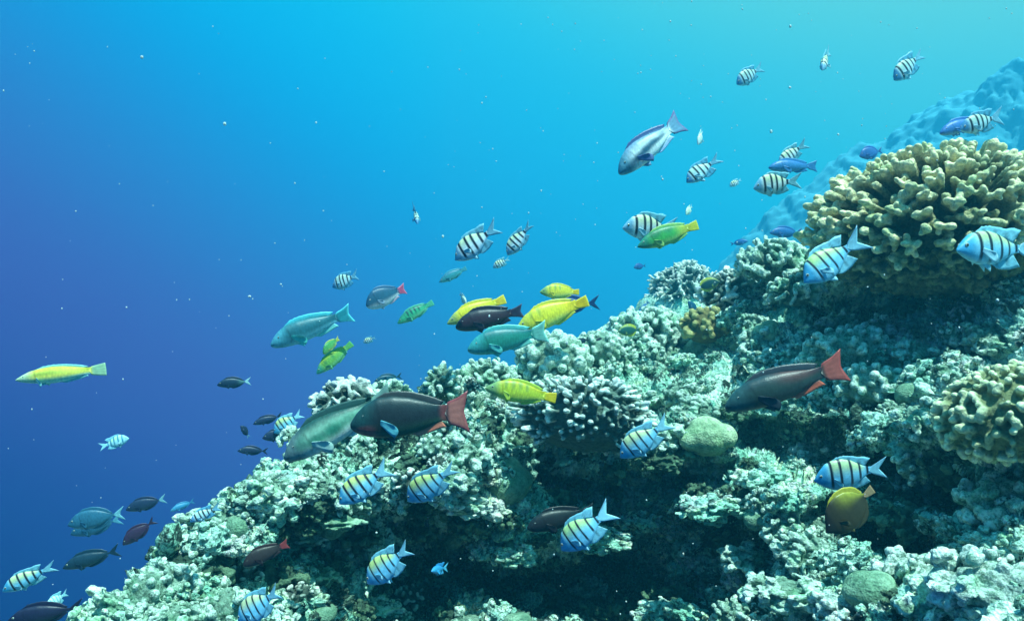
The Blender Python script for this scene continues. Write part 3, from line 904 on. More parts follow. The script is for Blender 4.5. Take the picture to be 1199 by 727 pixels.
def build_fish_mesh(kind, colf, deep=1.0, bend=0.0, fin=1.0, nose_up=0.0, seed=0, pecopen=.5, spread=1.0, hi=True):
    """one skin: body rings plus fins; local x runs from tail to snout (+x), z up, length 1, centred.
    colf(u, v, region) -> rgb; v is -1 belly .. +1 back"""
    P = PROF[kind]; F = FINS[kind]
    nu, nr = (84, 40) if hi else (48, 22)
    uu = np.linspace(0, 1, nu) ** 1.15 * P['u'][-1]
    def cur(key):
        # smooth the control polyline
        a = np.interp(uu, P['u'], P[key]); 
        for _ in range(2): a[1:-1] = (a[:-2] + 2 * a[1:-1] + a[2:]) / 4
        return a
    up, dn, w, z0 = cur('up') * deep, cur('dn') * deep, cur('w'), cur('z0') * deep
    w *= 1 - .75 * sstep(.72 * uu[-1], uu[-1], uu)
    verts, faces, U, Vv, reg = [], [], [], [], []
    ang = np.linspace(0, 2 * math.pi, nr, endpoint=False)
    for i in range(nu):
        for a in ang:
            s, c = math.sin(a), math.cos(a)
            z = z0[i] + (up[i] if s > 0 else dn[i]) * s
            y = w[i] * (abs(c) ** .85) * (1 if c >= 0 else -1)
            verts.append((uu[i], y, z)); U.append(uu[i]); Vv.append(s); reg.append(0)
    for i in range(nu - 1):
        for j in range(nr):
            k = (j + 1) % nr
            faces.append((i * nr + j, i * nr + k, (i + 1) * nr + k, (i + 1) * nr + j))
    c0 = len(verts); verts.append((0, 0, z0[0])); U.append(0); Vv.append(0); reg.append(0)
    c1 = len(verts); verts.append((uu[-1], 0, z0[-1])); U.append(uu[-1]); Vv.append(0); reg.append(0)
    for j in range(nr):
        k = (j + 1) % nr
        faces.append((c0, k, j, j)); faces.append((c1, (nu - 1) * nr + j, (nu - 1) * nr + k, (nu - 1) * nr + k))
    def sheet(fn, m, n, r, th=.004, vfn=None):
        """a fin: m x n grid given by fn(a, b) -> (x, y, z, thickness scale), closed front and back"""
        base = len(verts)
        for sgn in (1, -1):
            for i in range(m):
                for j in range(n):
                    a, b = i / (m - 1), j / (n - 1)
                    x, y, z, nx, ny, nz = fn(a, b)
                    t = th * (1 - .75 * b) * sgn * min(1, 6 * a + .3, 6 * (1 - a) + .3)
                    verts.append((x + nx * t, y + ny * t, z + nz * t)); U.append(a); Vv.append(b); reg.append(r)
        def id_(s, i, j): return base + s * m * n + i * n + j
        for i in range(m - 1):
            for j in range(n - 1):
                faces.append((id_(0, i, j), id_(0, i + 1, j), id_(0, i + 1, j + 1), id_(0, i, j + 1)))
                faces.append((id_(1, i, j + 1), id_(1, i + 1, j + 1), id_(1, i + 1, j), id_(1, i, j)))
        for i in range(m - 1):
            faces.append((id_(0, i, n - 1), id_(0, i + 1, n - 1), id_(1, i + 1, n - 1), id_(1, i, n - 1)))
            faces.append((id_(0, i, 0), id_(1, i, 0), id_(1, i + 1, 0), id_(0, i + 1, 0)))
        for j in range(n - 1):
            faces.append((id_(0, 0, j), id_(0, 0, j + 1), id_(1, 0, j + 1), id_(1, 0, j)))
            faces.append((id_(0, m - 1, j), id_(1, m - 1, j), id_(1, m - 1, j + 1), id_(0, m - 1, j + 1)))
    for r, key, sg, arr in ((1, 'dorsal', 1, up), (2, 'anal', -1, dn)):
        u0, u1, pts = F[key]
        px_ = [p[0] for p in pts]; ph = [p[1] * fin for p in pts]
        def fn(a, b, u0=u0, u1=u1, px_=px_, ph=ph, sg=sg, arr=arr):
            u = u0 + (u1 - u0) * a
            zb = np.interp(u, uu, z0) + sg * np.interp(u, uu, arr) * .88
            h = min(1, a * 7 + .05) * np.interp(a * px_[-1], px_, ph) + np.interp(u, uu, arr) * .12
            lean = .35 * h * b + (px_[-1] - 1) * (u1 - u0) * a * b
            saw = .004 * math.sin(a * 60) * b * (1 - a)
            return (u + lean, 0, zb + sg * (h * b + saw), 0, 1, 0)
        sheet(fn, 22, 5, r)
    T = F['tail']; TL = F['taillen'] * (1 if kind != 'sergeant' else 1.0)
    ur = uu[-1]
    tx = [t[0] for t in T]; tz = [t[1] * spread for t in T]
    def tailfn(a, b):
        # a: -1..1 across the fan, b: 0..1 outwards
        s = a * 2 - 1
        xl = 1 - (1 - F['notch']) * (1 - abs(s) ** 1.3)
        x = ur - .035 + (TL + .035) * b * xl
        f = b * xl
        z = z0[-1] + s * np.interp(f * 1.15 - .15, tx, tz)
        return (x, 0, z, 0, 1, 0)
    sheet(tailfn, 19, 9, 3, .008)
    # pectoral fins, one each side
    up_, pl = F['pec']
    for sg in (1, -1):
        wb = np.interp(up_, uu, w)
        def pf(a, b, sg=sg):
            s = a * 2 - 1
            h = .028 + .055 * b * (1 - .25 * b)
            x = up_ + pl * b * (1 - .25 * s * s) * fin
            y = sg * (wb * .93 + pecopen * .10 * b)
            z = -.02 - .04 * b - .25 * pl * b + s * h * fin * .8
            return (x, y, z, 0, sg, 0)
        sheet(pf, 7, 5, 4, .004)
        pu, pl2 = F['pelvic']
        zb = np.interp(pu, uu, z0) - np.interp(pu, uu, dn) * .93
        def vf(a, b, sg=sg, pu=pu, pl2=pl2, zb=zb):
            s = a
            return (pu + .05 * s + pl2 * b * (1 - .4 * s) * .85 * fin, sg * (.012 + .02 * b), zb - pl2 * b * (.62 - .45 * s) * fin, 0, sg, 0)
        sheet(vf, 5, 4, 5, .004)
    V = np.array(verts); U = np.array(U); Vv = np.array(Vv); reg = np.array(reg)
    xmax = ur + TL
    V[:, 0] = V[:, 0] / xmax; V[:, 1:] /= xmax
    # swimming curve
    V[:, 1] += bend * np.clip(V[:, 0] - .35, 0, 1) ** 2
    rgb = np.array([colf(u, v, r, x, y) for u, v, r, x, y in zip(U, Vv, reg, V[:, 0], V[:, 2])])
    V[:, 0] = .5 - V[:, 0]
    me = bpy.data.meshes.new("fish")
    me.from_pydata(V.tolist(), [], [tuple(dict.fromkeys(f)) for f in faces])
    bm = bmesh.new(); bm.from_mesh(me); bmesh.ops.recalc_face_normals(bm, faces=bm.faces); bm.to_mesh(me); bm.free()
    me.polygons.foreach_set("use_smooth", np.ones(len(me.polygons), dtype=bool))
    set_col(me, "skin", np.clip(rgb, 0, 1))
    me.materials.append(M_FISH)
    # where the eyes sit
    ue = {'sergeant': .085, 'parrot': .115, 'wrasse': .10, 'surgeon': .10, 'disc': .10}[kind]
    ye = float(np.interp(ue, uu, w)) * .86; ze = float(np.interp(ue, uu, z0) + np.interp(ue, uu, up) * .42)
    return me, Vector((.5 - ue / xmax, ye / xmax, ze / xmax))

def mix3(a, b, t): return tuple(a[i] + (b[i] - a[i]) * t for i in range(3))
def st(a, b, x):
    t = min(1, max(0, (x - a) / (b - a))); return t * t * (3 - 2 * t)

def col_sergeant(back=(.62, .70, .10), body=(.20, .58, .80), head=(.06, .38, .64), bar=(.012, .016, .03), finc=(.20, .52, .64), bw=.016, tailedge=.5):
    bars = [b + random.uniform(-.012, .012) for b in (.215, .345, .475, .60, .715)]
    bars[4] += .0
    def f(u, v, r, x, z):
        if r == 0 or (r in (1, 2)):
            uu_ = x if r else u / .985 * .98 * 1.0 / 1.0 * (1 / 1.025)
            uu_ = x
            c = mix3(body, back, st(-.1, .75, v) * .85 * st(.14, .24, uu_) * (1 - st(.60, .74, uu_))) if r == 0 else finc
            if r == 0:
                c = mix3(head, c, st(.11, .20, uu_))
                c = mix3(c, (.20, .55, .75), st(-.45, -.95, v) * .8) if v < -.45 else c
            sl = .05 * z
            d = min(abs(uu_ + sl - b) for b in bars)
            k = 1 - st(bw, bw * 1.8, d)
            if r == 0 and abs(v) > .96: pass
            if r == 0: k *= 1 - .75 * st(-.55, -.95, v) if v < -.55 else 1
            else: k *= .55 * (1 - st(.3, .9, v))
            return mix3(c, bar, k)
        if r == 3:
            s = abs(u * 2 - 1)
            return mix3(mix3(finc, (.35, .70, .80), .45), (.03, .10, .25), tailedge * st(.70, .92, s))
        if r == 4: return (.30, .58, .68)
        return mix3(finc, (.5, .75, .85), .3)
    return f

def col_plain(top, side, belly, tail, fin=None, blotch=None, tailrim=None, pec=None, headc=None, anal=None, lines=None, dorsalc=None, rear=None):
    def f(u, v, r, x, z):
        if r == 0:
            c = mix3(side, top, st(.2, .95, v)) if v > 0 else mix3(side, belly, st(0, -.8, v) if False else st(.05, .85, -v))
            if headc: c = mix3(headc, c, st(.10, .26, x))
            if rear: c = mix3(c, rear, st(.55, .82, x))
            if blotch: c = blotch(c, x, v, z)
            gx = .245 - .05 * v * v
            c = mix3(c, tuple(q * .45 for q in c), .8 * math.exp(-((x - gx) / .008) ** 2) * (1 - st(.5, .8, abs(v))))
            c = mix3(c, tuple(q * .3 for q in c), .9 * math.exp(-((v + .25) / .16) ** 2) * (1 - st(.035, .06, x)))
            m = math.sin(x * 150 + 3 * math.sin(v * 9)) * math.sin(v * 14 + x * 40)
            return tuple(q * (1 + .16 * m) for q in c)
        if r == 1:
            return mix3(top, dorsalc or fin or top, st(.0, .6, v))
        if r == 2: return mix3(belly, anal or fin or belly, st(0, .5, v))
        if r == 3:
            c = mix3(rear or side, tail, st(.05, .3, v))
            c = tuple(q * (1 - .18 * abs(math.sin(u * 42))) for q in c)
            if tailrim: c = mix3(c, tailrim, max(st(.72, .95, abs(u * 2 - 1)), st(.82, 1, v)) )
            return c
        if r == 4: return pec or fin or side
        return fin or belly
    return f

def put_fish(kind, colf, nose, tailp, Y, label, cat="fish", name="reef_fish", group=None, dY=0.0, eye=.02, roll=0.0, **kw):
    me, ep = build_fish_mesh(kind, colf, hi=math.hypot(nose[0] - tailp[0], nose[1] - tailp[1]) > 42, **kw)
    a = at(*nose, Y); b = at(*tailp, Y + dY)
    ax = a - b; L = ax.length; ax.normalize()
    up = Vector((0, 0, 1)) if abs(ax.z) < .93 else Vector((-.6 if a.x < b.x else .6, 0, .5))
    up = (up - ax * up.dot(ax)).normalized()
    yv = up.cross(ax)
    R = Matrix((ax, yv, up)).transposed()
    if roll: R = R @ Matrix.Rotation(roll, 3, 'X')
    o = new_obj(name, me)
    o.location = (a + b) / 2
    o.rotation_euler = R.to_euler()
    o.scale = (L, L, L)
    tag(o, label, cat, group)
    if eye:
        for sg in (1, -1):
            bm = bmesh.new()
            bmesh.ops.create_uvsphere(bm, u_segments=14, v_segments=8, radius=eye, matrix=Matrix.Translation((ep.x, sg * ep.y, ep.z)) @ Matrix.Diagonal((1, .5, 1, 1)))
            em = bpy.data.meshes.new("eye"); bm.to_mesh(em); bm.free()
            e = new_obj("eye", em, o, M_EYE)
            bm = bmesh.new()
            bmesh.ops.create_uvsphere(bm, u_segments=12, v_segments=8, radius=eye * .62, matrix=Matrix.Translation((ep.x + eye * .05, sg * (ep.y + eye * .27), ep.z)) @ Matrix.Diagonal((1, .5, 1, 1)))
            pm = bpy.data.meshes.new("pupil"); bm.to_mesh(pm); bm.free()
            new_obj("pupil", pm, e, M_PUPIL)
    return o

SG = "black barred sergeant fish over the reef"
def serg(nose, tail, Y, label, dY=None, deep=1.0, colf=None, **kw):
    if dY is None: dY = random.uniform(-.35, .45) * math.hypot(nose[0] - tail[0], nose[1] - tail[1]) / 856 * Y
    kw.setdefault('spread', random.uniform(.75, 1.25)); kw.setdefault('fin', random.uniform(.75, 1.1)); kw.setdefault('roll', random.uniform(-.2, .2))
    kw.setdefault('bend', random.uniform(-.3, .3))
    put_fish('sergeant', colf or col_sergeant(back=(random.uniform(.5, .66), random.uniform(.62, .74), random.uniform(.12, .3)), bw=random.uniform(.009, .014)), nose, tail, Y, label, name="sergeant_fish", group=SG, dY=dY, deep=deep, eye=kw.pop('eye', .022), **kw)
WHT = col_sergeant(back=(.66, .74, .40), body=(.70, .84, .88), head=(.20, .45, .62))
BLU = col_sergeant(back=(.50, .70, .55), body=(.48, .74, .80), head=(.07, .26, .50), finc=(.12, .42, .60))
serg((862, 98), (893, 79), 4.6, "small barred fish in open turquoise water high above the plain blue fish", colf=BLU)
serg((1046, 93), (1081, 63), 4.2, "barred fish diving head down in the turquoise corner of open water above the dome coral", colf=BLU, deep=.95)
serg((803, 213), (843, 186), 4.0, "barred fish swimming alone between the blue white parrotfish and the dome coral", colf=BLU)
serg((882, 219), (936, 212), 3.6, "white barred fish swimming level just below a plain blue fish beside the dome coral", colf=WHT)
serg((911, 193), (943, 168), 4.6, "small pale barred fish rising from behind the plain blue fish", colf=WHT, deep=.9)
serg((854, 218), (869, 210), 6.0, "tiny faint barred fish between two larger barred fish", colf=WHT)
serg((729, 265), (793, 268), 3.4, "white barred fish level just above the green fish with the yellow tail", colf=WHT, deep=.95)
serg((532, 303), (586, 265), 2.9, "largest barred fish in open water, white with a yellow nape and a long forked tail", colf=WHT, deep=1.05)
serg((593, 298), (624, 262), 3.4, "white barred fish to the right of the largest barred one in open water", colf=WHT, deep=1.05)
serg((577, 313), (597, 303), 5.0, "tiny barred fish just under two white barred fish in open water", colf=WHT)
serg((389, 335), (421, 322), 4.2, "small blue barred fish above and between two parrotfish in open water", colf=BLU, deep=1.15)
serg((940, 329), (1009, 280), 2.3, "barred fish hanging in front of the lower left of the dome coral", deep=1.02)
serg((1120, 290), (1212, 294), 2.2, "barred fish cut by the frame edge in front of the dome coral", deep=.80)
serg((953, 560), (1041, 549), 1.75, "barred fish hovering over the round brown fish above the reef hollow", deep=1.08)
serg((725, 534), (786, 494), 2.3, "barred fish under the white finger coral, beside the pale lime boulder coral", deep=1.0)
serg((396, 588), (458, 546), 2.15, "barred fish beneath the two overlapping parrotfish, the one further from the green boulder coral", deep=1.02)
serg((476, 585), (534, 548), 2.2, "barred fish beneath the red tailed parrotfish, next to the green boulder coral", deep=1.05)
serg((656, 642), (716, 598), 2.0, "barred fish overlapping a dark brown fish in front of the cave", deep=1.05)
serg((429, 681), (482, 640), 2.0, "barred fish alone in the dark hollow with its tail raised", deep=1.05)
serg((278, 726), (331, 690), 1.8, "barred fish cut by the bottom edge of the frame against the reef foot", deep=1.08)
serg((2, 691), (67, 661), 2.2, "barred fish in open water at the lower corner, green between its bars", deep=.82)
serg((151, 512), (117, 524), 3.4, "small pale barred fish facing the reef in the deep blue water", deep=1.0, colf=col_sergeant(body=(.35, .72, .80), back=(.55, .75, .35), head=(.3, .6, .75), bar=(.05, .25, .40)))
serg((320, 506), (354, 484), 3.2, "small barred fish with yellow between its bars beside dark fish at the reef edge", deep=1.15)
serg((222, 610), (259, 592), 2.1, "pale barred fish gliding by the lower reef edge near two small bluish fish", deep=.8, colf=BLU)
serg((1124, 151), (1174, 136), 3.05, "barred fish in front of the tail of a plain blue parrotfish above the dome coral", colf=BLU, dY=.05, deep=.85)
serg((425, 401), (440, 395), 5.5, "tiny barred fish near the tail of the big blue parrotfish", colf=WHT)
serg((963, 82), (969, 60), 4.2, "barred fish seen nearly end on in open water between two barred fish", dY=.16, colf=WHT, eye=0, deep=.6)
serg((489, 262), (485, 241), 4.6, "thin fish seen end on, alone in open blue water above the pink tailed fish", dY=.16, colf=BLU, eye=0, deep=.5)
serg((817, 169), (824, 152), 5.2, "tiny pale fish seen from behind to the right of the blue white parrotfish", dY=.12, colf=col_sergeant(body=(.7, .8, .75), back=(.75, .8, .6), head=(.6, .75, .75), bar=(.45, .6, .55), finc=(.6, .75, .7)), eye=0, deep=.8)
serg((803, 251), (811, 241), 5.8, "tiny pale fish above the yellow tail of the green wrasse", dY=.08, colf=col_sergeant(body=(.7, .8, .6), back=(.75, .8, .5), head=(.6, .75, .6), bar=(.5, .65, .5), finc=(.6, .75, .6)), eye=0)
serg((546, 356), (538, 343), 5.0, "tiny whitish fish just above the snout of the yellow wrasse", dY=.08, colf=col_sergeant(body=(.75, .85, .7), back=(.75, .85, .6), head=(.7, .8, .7), bar=(.5, .65, .55), finc=(.7, .8, .7)), eye=0)
serg((53, 712), (80, 693), 2.5, "bright pale blue fish over a dark fish at the bottom corner of the frame", dY=.1, colf=col_sergeant(body=(.55, .85, .9), back=(.6, .85, .7), bar=(.2, .5, .6), head=(.3, .7, .8)), deep=1.0)
serg((505, 668), (524, 664), 2.5, "tiny bright blue fish inside the dark hollow", dY=.1, eye=0, colf=col_plain((.03, .25, .55), (.04, .35, .65), (.06, .4, .7), (.1, .5, .75)), deep=.6)

# parrotfish and wrasses
def spotty(c2, spots):
    def b(c, x, v, z):
        for sx, sv, rx, rv, k in spots:
            q = ((x - sx) / rx) ** 2 + ((v - sv) / (rv * 1.5)) ** 2
            c = mix3(c, c2, min(1, k * 1.15) * math.exp(-q * q * 1.1))
        return c
    return b
put_fish('parrot', col_plain((.03, .16, .20), (.02, .13, .17), (.16, .50, .62), (.03, .30, .36), fin=(.08, .55, .62), tailrim=(.12, .68, .75), pec=(.10, .58, .50), headc=(.08, .34, .44), anal=(.20, .65, .60)),
         (316, 402), (412, 366), 2.9, "big blue teal parrotfish with a turquoise tail in open water", name="parrotfish", dY=.1, deep=.88, bend=.1, pecopen=1.2, eye=.013)
put_fish('parrot', col_plain((.02, .09, .17), (.03, .12, .20), (.60, .68, .72), (.62, .10, .20), fin=(.30, .42, .55), dorsalc=(.05, .14, .26), anal=(.55, .40, .50), tailrim=(.72, .2, .3)),
         (428, 356), (475, 338), 3.1, "small dark blue parrotfish with a pink tail", name="parrotfish", deep=1.5, dY=.08, eye=.018, spread=1.15)
put_fish('parrot', col_plain((.20, .34, .48), (.74, .88, .88), (.85, .95, .92), (.20, .42, .60), fin=(.20, .34, .52), dorsalc=(.05, .10, .26), tailrim=(.16, .12, .30), headc=(.12, .34, .44), anal=(.42, .6, .85), pec=(.10, .16, .35),
         blotch=spotty((.02, .10, .17), [(.28, -.15, .10, .22, .9), (.40, 0, .09, .22, .9), (.52, .10, .10, .22, .85), (.64, .05, .10, .2, .7), (.14, -.3, .10, .25, .6), (.68, .4, .05, .2, .4)])),
         (723, 201), (800, 140), 2.9, "blue white parrotfish with a dark broken stripe swimming steeply down in open water", name="parrotfish", deep=.92, dY=.05, bend=-.12, eye=.014, spread=1.25)
put_fish('parrot', col_plain((.012, .03, .035), (.016, .024, .027), (.03, .08, .045), (.52, .17, .13), fin=(.05, .06, .06), tailrim=(.30, .06, .07), anal=(.70, .20, .12), headc=(.015, .06, .06), pec=(.10, .38, .45),
         blotch=spotty((.32, .07, .06), [(.13, -.75, .10, .3, 1.0), (.80, 0, .05, 1.5, .5)])),
         (410, 493), (549, 482), 1.95, "dark parrotfish with an orange red tail overlapping a green one at the crest", name="parrotfish", deep=1.18, dY=.04, bend=.08, eye=.009, spread=1.55)
put_fish('parrot', col_plain((.02, .07, .06), (.30, .56, .42), (.62, .66, .60), (.2, .35, .3), fin=(.35, .5, .5), dorsalc=(.03, .09, .08), headc=(.12, .20, .20), pec=(.35, .55, .5),
         blotch=spotty((.03, .19, .12), [(.30, -.05, .09, .25, .8), (.45, .0, .10, .30, .9), (.60, .15, .10, .25, .6), (.18, .2, .06, .3, .5)])),
         (331, 534), (462, 462), 2.15, "pale green parrotfish grazing down along the crest, half behind the dark one", name="parrotfish", deep=.88, dY=.06, eye=.010)
put_fish('parrot', col_plain((.018, .04, .05), (.025, .05, .042), (.045, .05, .05), (.46, .11, .08), fin=(.05, .06, .07), tailrim=(.36, .06, .05), anal=(.62, .13, .07), headc=(.03, .085, .085), pec=(.02, .03, .04),
         blotch=spotty((.10, .03, .03), [(.62, .8, .2, .5, .6)])),
         (848, 474), (992, 428), 2.0, "dark parrotfish with a brick red tail over the middle of the bright slope", name="parrotfish", deep=.82, dY=-.03, bend=-.06, eye=.010, spread=1.15)
put_fish('parrot', col_plain((.02, .16, .18), (.02, .22, .17), (.04, .36, .32), (.16, .48, .40), fin=(.10, .50, .46), tailrim=(.25, .65, .58), headc=(.05, .34, .34), anal=(.2, .6, .5)),
         (547, 407), (641, 388), 2.8, "teal green parrotfish below the dark maroon one, its tail just above the crest", name="parrotfish", deep=.98, dY=.05, eye=.012, spread=1.2)
put_fish('parrot', col_plain((.022, .022, .034), (.042, .020, .030), (.035, .022, .03), (.03, .025, .05), fin=(.02, .02, .035), tailrim=(.06, .06, .12)),
         (533, 381), (613, 364), 3.0, "dark maroon fish in front of a yellow wrasse in open water", name="parrotfish", deep=.98, dY=.03, eye=.012, spread=.9)
YEL = dict(fin=(.66, .62, .06), tailrim=(.80, .66, .05))
put_fish('wrasse', col_plain((.70, .60, .03), (.88, .74, .04), (.74, .74, .14), (.90, .62, .03), headc=(.34, .44, .14), **YEL),
         (523, 378), (592, 350), 3.15, "yellow wrasse partly hidden behind the dark maroon fish", name="wrasse", deep=1.15, dY=.05, bend=-.1, eye=.016)
put_fish('wrasse', col_plain((.66, .60, .04), (.86, .76, .06), (.72, .80, .20), (.92, .64, .02), headc=(.24, .42, .14), blotch=spotty((.22, .36, .10), [(.25, .9, .03, .5, .6), (.38, .9, .03, .5, .7), (.50, .9, .03, .5, .6)]), **YEL),
         (632, 341), (678, 342), 3.3, "small yellow wrasse swimming level above the big yellow one", name="wrasse", deep=1.5, dY=.03, eye=.02)
put_fish('wrasse', col_plain((.72, .60, .03), (.88, .76, .04), (.70, .78, .16), (.95, .60, .01), headc=(.56, .58, .07), rear=(.92, .66, .02), blotch=spotty((.30, .42, .06), [(.22, .8, .03, .5, .5), (.34, .8, .03, .5, .5)]), **YEL),
         (604, 384), (687, 352), 3.0, "big bright yellow wrasse with an orange yellow tail behind the teal parrotfish", name="wrasse", deep=1.28, dY=.06, bend=.1, eye=.014)
put_fish('wrasse', col_plain((.50, .46, .02), (.56, .66, .04), (.60, .68, .10), (.88, .66, .02), headc=(.20, .36, .14), fin=(.45, .60, .06), blotch=spotty((.16, .30, .06), [(.28, .75, .03, .4, .6), (.38, .75, .03, .4, .6), (.48, .75, .03, .4, .6), (.58, .75, .03, .4, .6)])),
         (568, 453), (651, 466), 2.6, "yellow green wrasse cruising right over the crest corals", name="wrasse", deep=1.25, dY=.02, eye=.015)
put_fish('wrasse', col_plain((.04, .24, .08), (.06, .40, .08), (.30, .56, .16), (.62, .62, .05), headc=(.04, .26, .16), rear=(.45, .52, .06), fin=(.30, .55, .15), blotch=spotty((.02, .16, .08), [(.3, .7, .10, .4, .6), (.5, .7, .08, .4, .5)])),
         (746, 288), (818, 263), 2.9, "green wrasse with a yellow tail just under a white barred fish", name="wrasse", deep=1.15, dY=.04, bend=-.08, eye=.014)
put_fish('wrasse', col_plain((.03, .22, .14), (.05, .42, .22), (.20, .58, .32), (.10, .50, .30), fin=(.10, .48, .30), blotch=spotty((.01, .05, .06), [(.32, .6, .025, .5, .8), (.42, .6, .025, .5, .8), (.52, .6, .025, .5, .8), (.62, .6, .025, .5, .7)])),
         (465, 378), (507, 354), 3.3, "green wrasse with dark back bars below the pink tailed parrotfish", name="wrasse", deep=1.2, dY=.04, eye=.018)
put_fish('wrasse', col_plain((.03, .16, .26), (.04, .28, .34), (.10, .42, .44), (.06, .34, .42), fin=(.06, .34, .42)),
         (514, 330), (546, 314), 3.8, "small dull teal wrasse just under the largest barred fish in open water", name="wrasse", deep=1.2, dY=.03, eye=.018)
put_fish('wrasse', col_plain((.30, .42, .03), (.18, .46, .08), (.20, .55, .22), (.14, .48, .12), headc=(.05, .36, .25), fin=(.15, .48, .20), blotch=spotty((.02, .18, .08), [(.3, .4, .04, .3, .5), (.5, .4, .04, .3, .5)])),
         (370, 437), (412, 402), 3.0, "green wrasse diving beneath a stubby green yellow fish", name="wrasse", deep=1.25, dY=.04, eye=.018)
put_fish('parrot', col_plain((.06, .28, .08), (.12, .42, .12), (.45, .62, .20), (.60, .62, .12), fin=(.50, .60, .15)),
         (378, 413), (397, 396), 3.1, "stubby green fish with a raised yellow tail above the diving green wrasse", name="wrasse", deep=1.35, dY=.08, eye=.02)
put_fish('wrasse', col_plain((.62, .62, .05), (.85, .80, .12), (.35, .70, .62), (.45, .72, .42), headc=(.55, .74, .45), fin=(.25, .62, .60), blotch=spotty((.18, .40, .05), [(.35, .3, .2, .15, .5)])),
         (18, 444), (124, 432), 2.4, "slender yellow green wrasse alone in the deep blue water far from the reef", name="wrasse", deep=.82, dY=.04, fin=.7, eye=.009)
put_fish('parrot', col_plain((.010, .014, .016), (.016, .018, .020), (.02, .022, .022), (.018, .02, .022), fin=(.012, .014, .018)),
         (617, 616), (696, 598), 2.12, "dark brown fish lurking at the cave behind a barred fish", name="parrotfish", deep=.95, dY=.04, eye=.012)
put_fish('parrot', col_plain((.030, .022, .020), (.040, .030, .028), (.05, .035, .03), (.30, .05, .05), fin=(.04, .025, .025)),
         (284, 660), (338, 636), 1.95, "dark brown fish with a reddish tail in the shade of the reef foot", name="parrotfish", deep=1.15, dY=.04, eye=.012)
put_fish('parrot', col_plain((.04, .16, .46), (.05, .20, .52), (.10, .30, .60), (.06, .24, .55), fin=(.05, .2, .5)),
         (1100, 155), (1156, 139), 3.3, "plain blue parrotfish overlapping a barred fish above the dome coral", name="parrotfish", deep=.82, dY=.03, eye=.012)
put_fish('parrot', col_plain((.03, .16, .42), (.04, .20, .46), (.05, .24, .50), (.04, .2, .45), fin=(.04, .2, .45)),
         (900, 195), (957, 195), 4.3, "plain blue fish between two white barred fish beside the dome coral", name="parrotfish", deep=.78, dY=.05, eye=.012)

# surgeonfish and other dark fish
DG = "dark surgeonfish off the reef"
def surg(nose, tail, Y, label, c=(.015, .03, .07), tc=None, deep=.9, kind='surgeon', name="surgeonfish", belly=None, **kw):
    tc = tc or c
    kw.setdefault('eye', .018)
    kw.setdefault('bend', random.uniform(-.1, .1))
    put_fish(kind, col_plain(c, tuple(x * 1.25 for x in c), belly or tuple(x * 1.5 for x in c), tc, fin=tuple(x * 1.2 for x in c), rear=kw.pop('rear', None)), nose, tail, Y, label, name=name, group=DG, deep=deep, dY=kw.pop('dY', .04), **kw)
surg((254, 450), (294, 446), 2.9, "dark fish with a white tail alone in deep blue water before the crest", c=(.010, .03, .06), tc=(.40, .70, .72), rear=(.10, .25, .25), deep=.85)
surg((296, 496), (331, 486), 3.4, "dark fish nosing down beside a small barred fish at the reef edge", deep=.7)
surg((282, 498), (292, 512), 3.5, "tiny dark fish with a pale tail facing up near the reef edge", tc=(.2, .45, .6), deep=1.0)
surg((307, 512), (345, 507), 3.2, "dark oval fish with a pale tail below the small barred fish at the reef edge", tc=(.3, .55, .6), deep=1.0)
surg((278, 527), (314, 528), 3.3, "dark slim fish lowest of the cluster at the reef edge", deep=.75)
surg((79, 613), (146, 600), 2.7, "large slate blue surgeonfish whose twin swims right behind it", c=(.025, .12, .20), tc=(.22, .55, .65), deep=1.0)
surg((82, 624), (143, 607), 3.0, "slate blue surgeonfish mostly hidden behind its larger twin", c=(.02, .10, .18), tc=(.1, .35, .5), deep=.9)
surg((147, 596), (195, 583), 3.1, "dark slim surgeonfish with a pale tail above the purple one", tc=(.22, .5, .6), deep=.85)
surg((143, 637), (182, 608), 2.8, "dark purple surgeonfish tilted nose down in deep water", c=(.035, .018, .05), deep=.95)
surg((73, 664), (141, 643), 2.5, "long dark surgeonfish heading for the corner barred fish", c=(.010, .035, .06), deep=.72)
surg((199, 598), (228, 586), 2.3, "small plain bluish fish nearest the reef edge low in the water", c=(.04, .22, .38), deep=.7)
surg((210, 602), (221, 610), 2.4, "tiny dark fish between the bluish fish and the pale barred fish", deep=.9, c=(.01, .04, .10))
surg((8, 726), (98, 710), 2.1, "dark purple fish cut by the bottom frame edge under a bright pale fish", c=(.012, .014, .04), deep=.75)
surg((438, 446), (471, 440), 3.3, "dark teal fish touching the top of the white branching coral clump", c=(.01, .07, .11), deep=.75)
surg((490, 458), (520, 451), 3.25, "dark teal fish sheltering beside the highest coral knob of the crest", c=(.01, .06, .08), deep=1.0)
surg((1006, 182), (1034, 176), 3.9, "plain blue rounded fish just above the left of the dome coral top", c=(.03, .12, .34), deep=1.15)
surg((901, 272), (940, 272), 4.6, "plain blue fish swimming level beside the lower edge of the dome coral", c=(.02, .12, .32), deep=.75)
surg((876, 282), (855, 286), 5.5, "small plain blue fish facing the dome coral", c=(.02, .13, .34), deep=.8)
surg((742, 313), (756, 311), 5.5, "small round blue fish in open water near the hazy bush coral", c=(.02, .10, .28), deep=1.1)
surg((747, 371), (760, 352), 5.0, "small slim blue fish standing nose down over the far crest", c=(.02, .12, .30), deep=.7)
surg((862, 333), (845, 337), 4.6, "small black fish between the yellow edged fish and the ridge", c=(.006, .01, .02), deep=1.0)
surg((806, 352), (818, 372), 4.9, "small dark blue fish under the hazy bush coral", c=(.01, .08, .16), deep=1.0)
surg((672, 404), (690, 396), 3.9, "small dark fish hiding between the two cauliflower corals", c=(.006, .02, .04), deep=.9)
surg((697, 398), (711, 401), 4.1, "tiny black fish above the smaller cauliflower coral", c=(.005, .01, .02), deep=1.0)
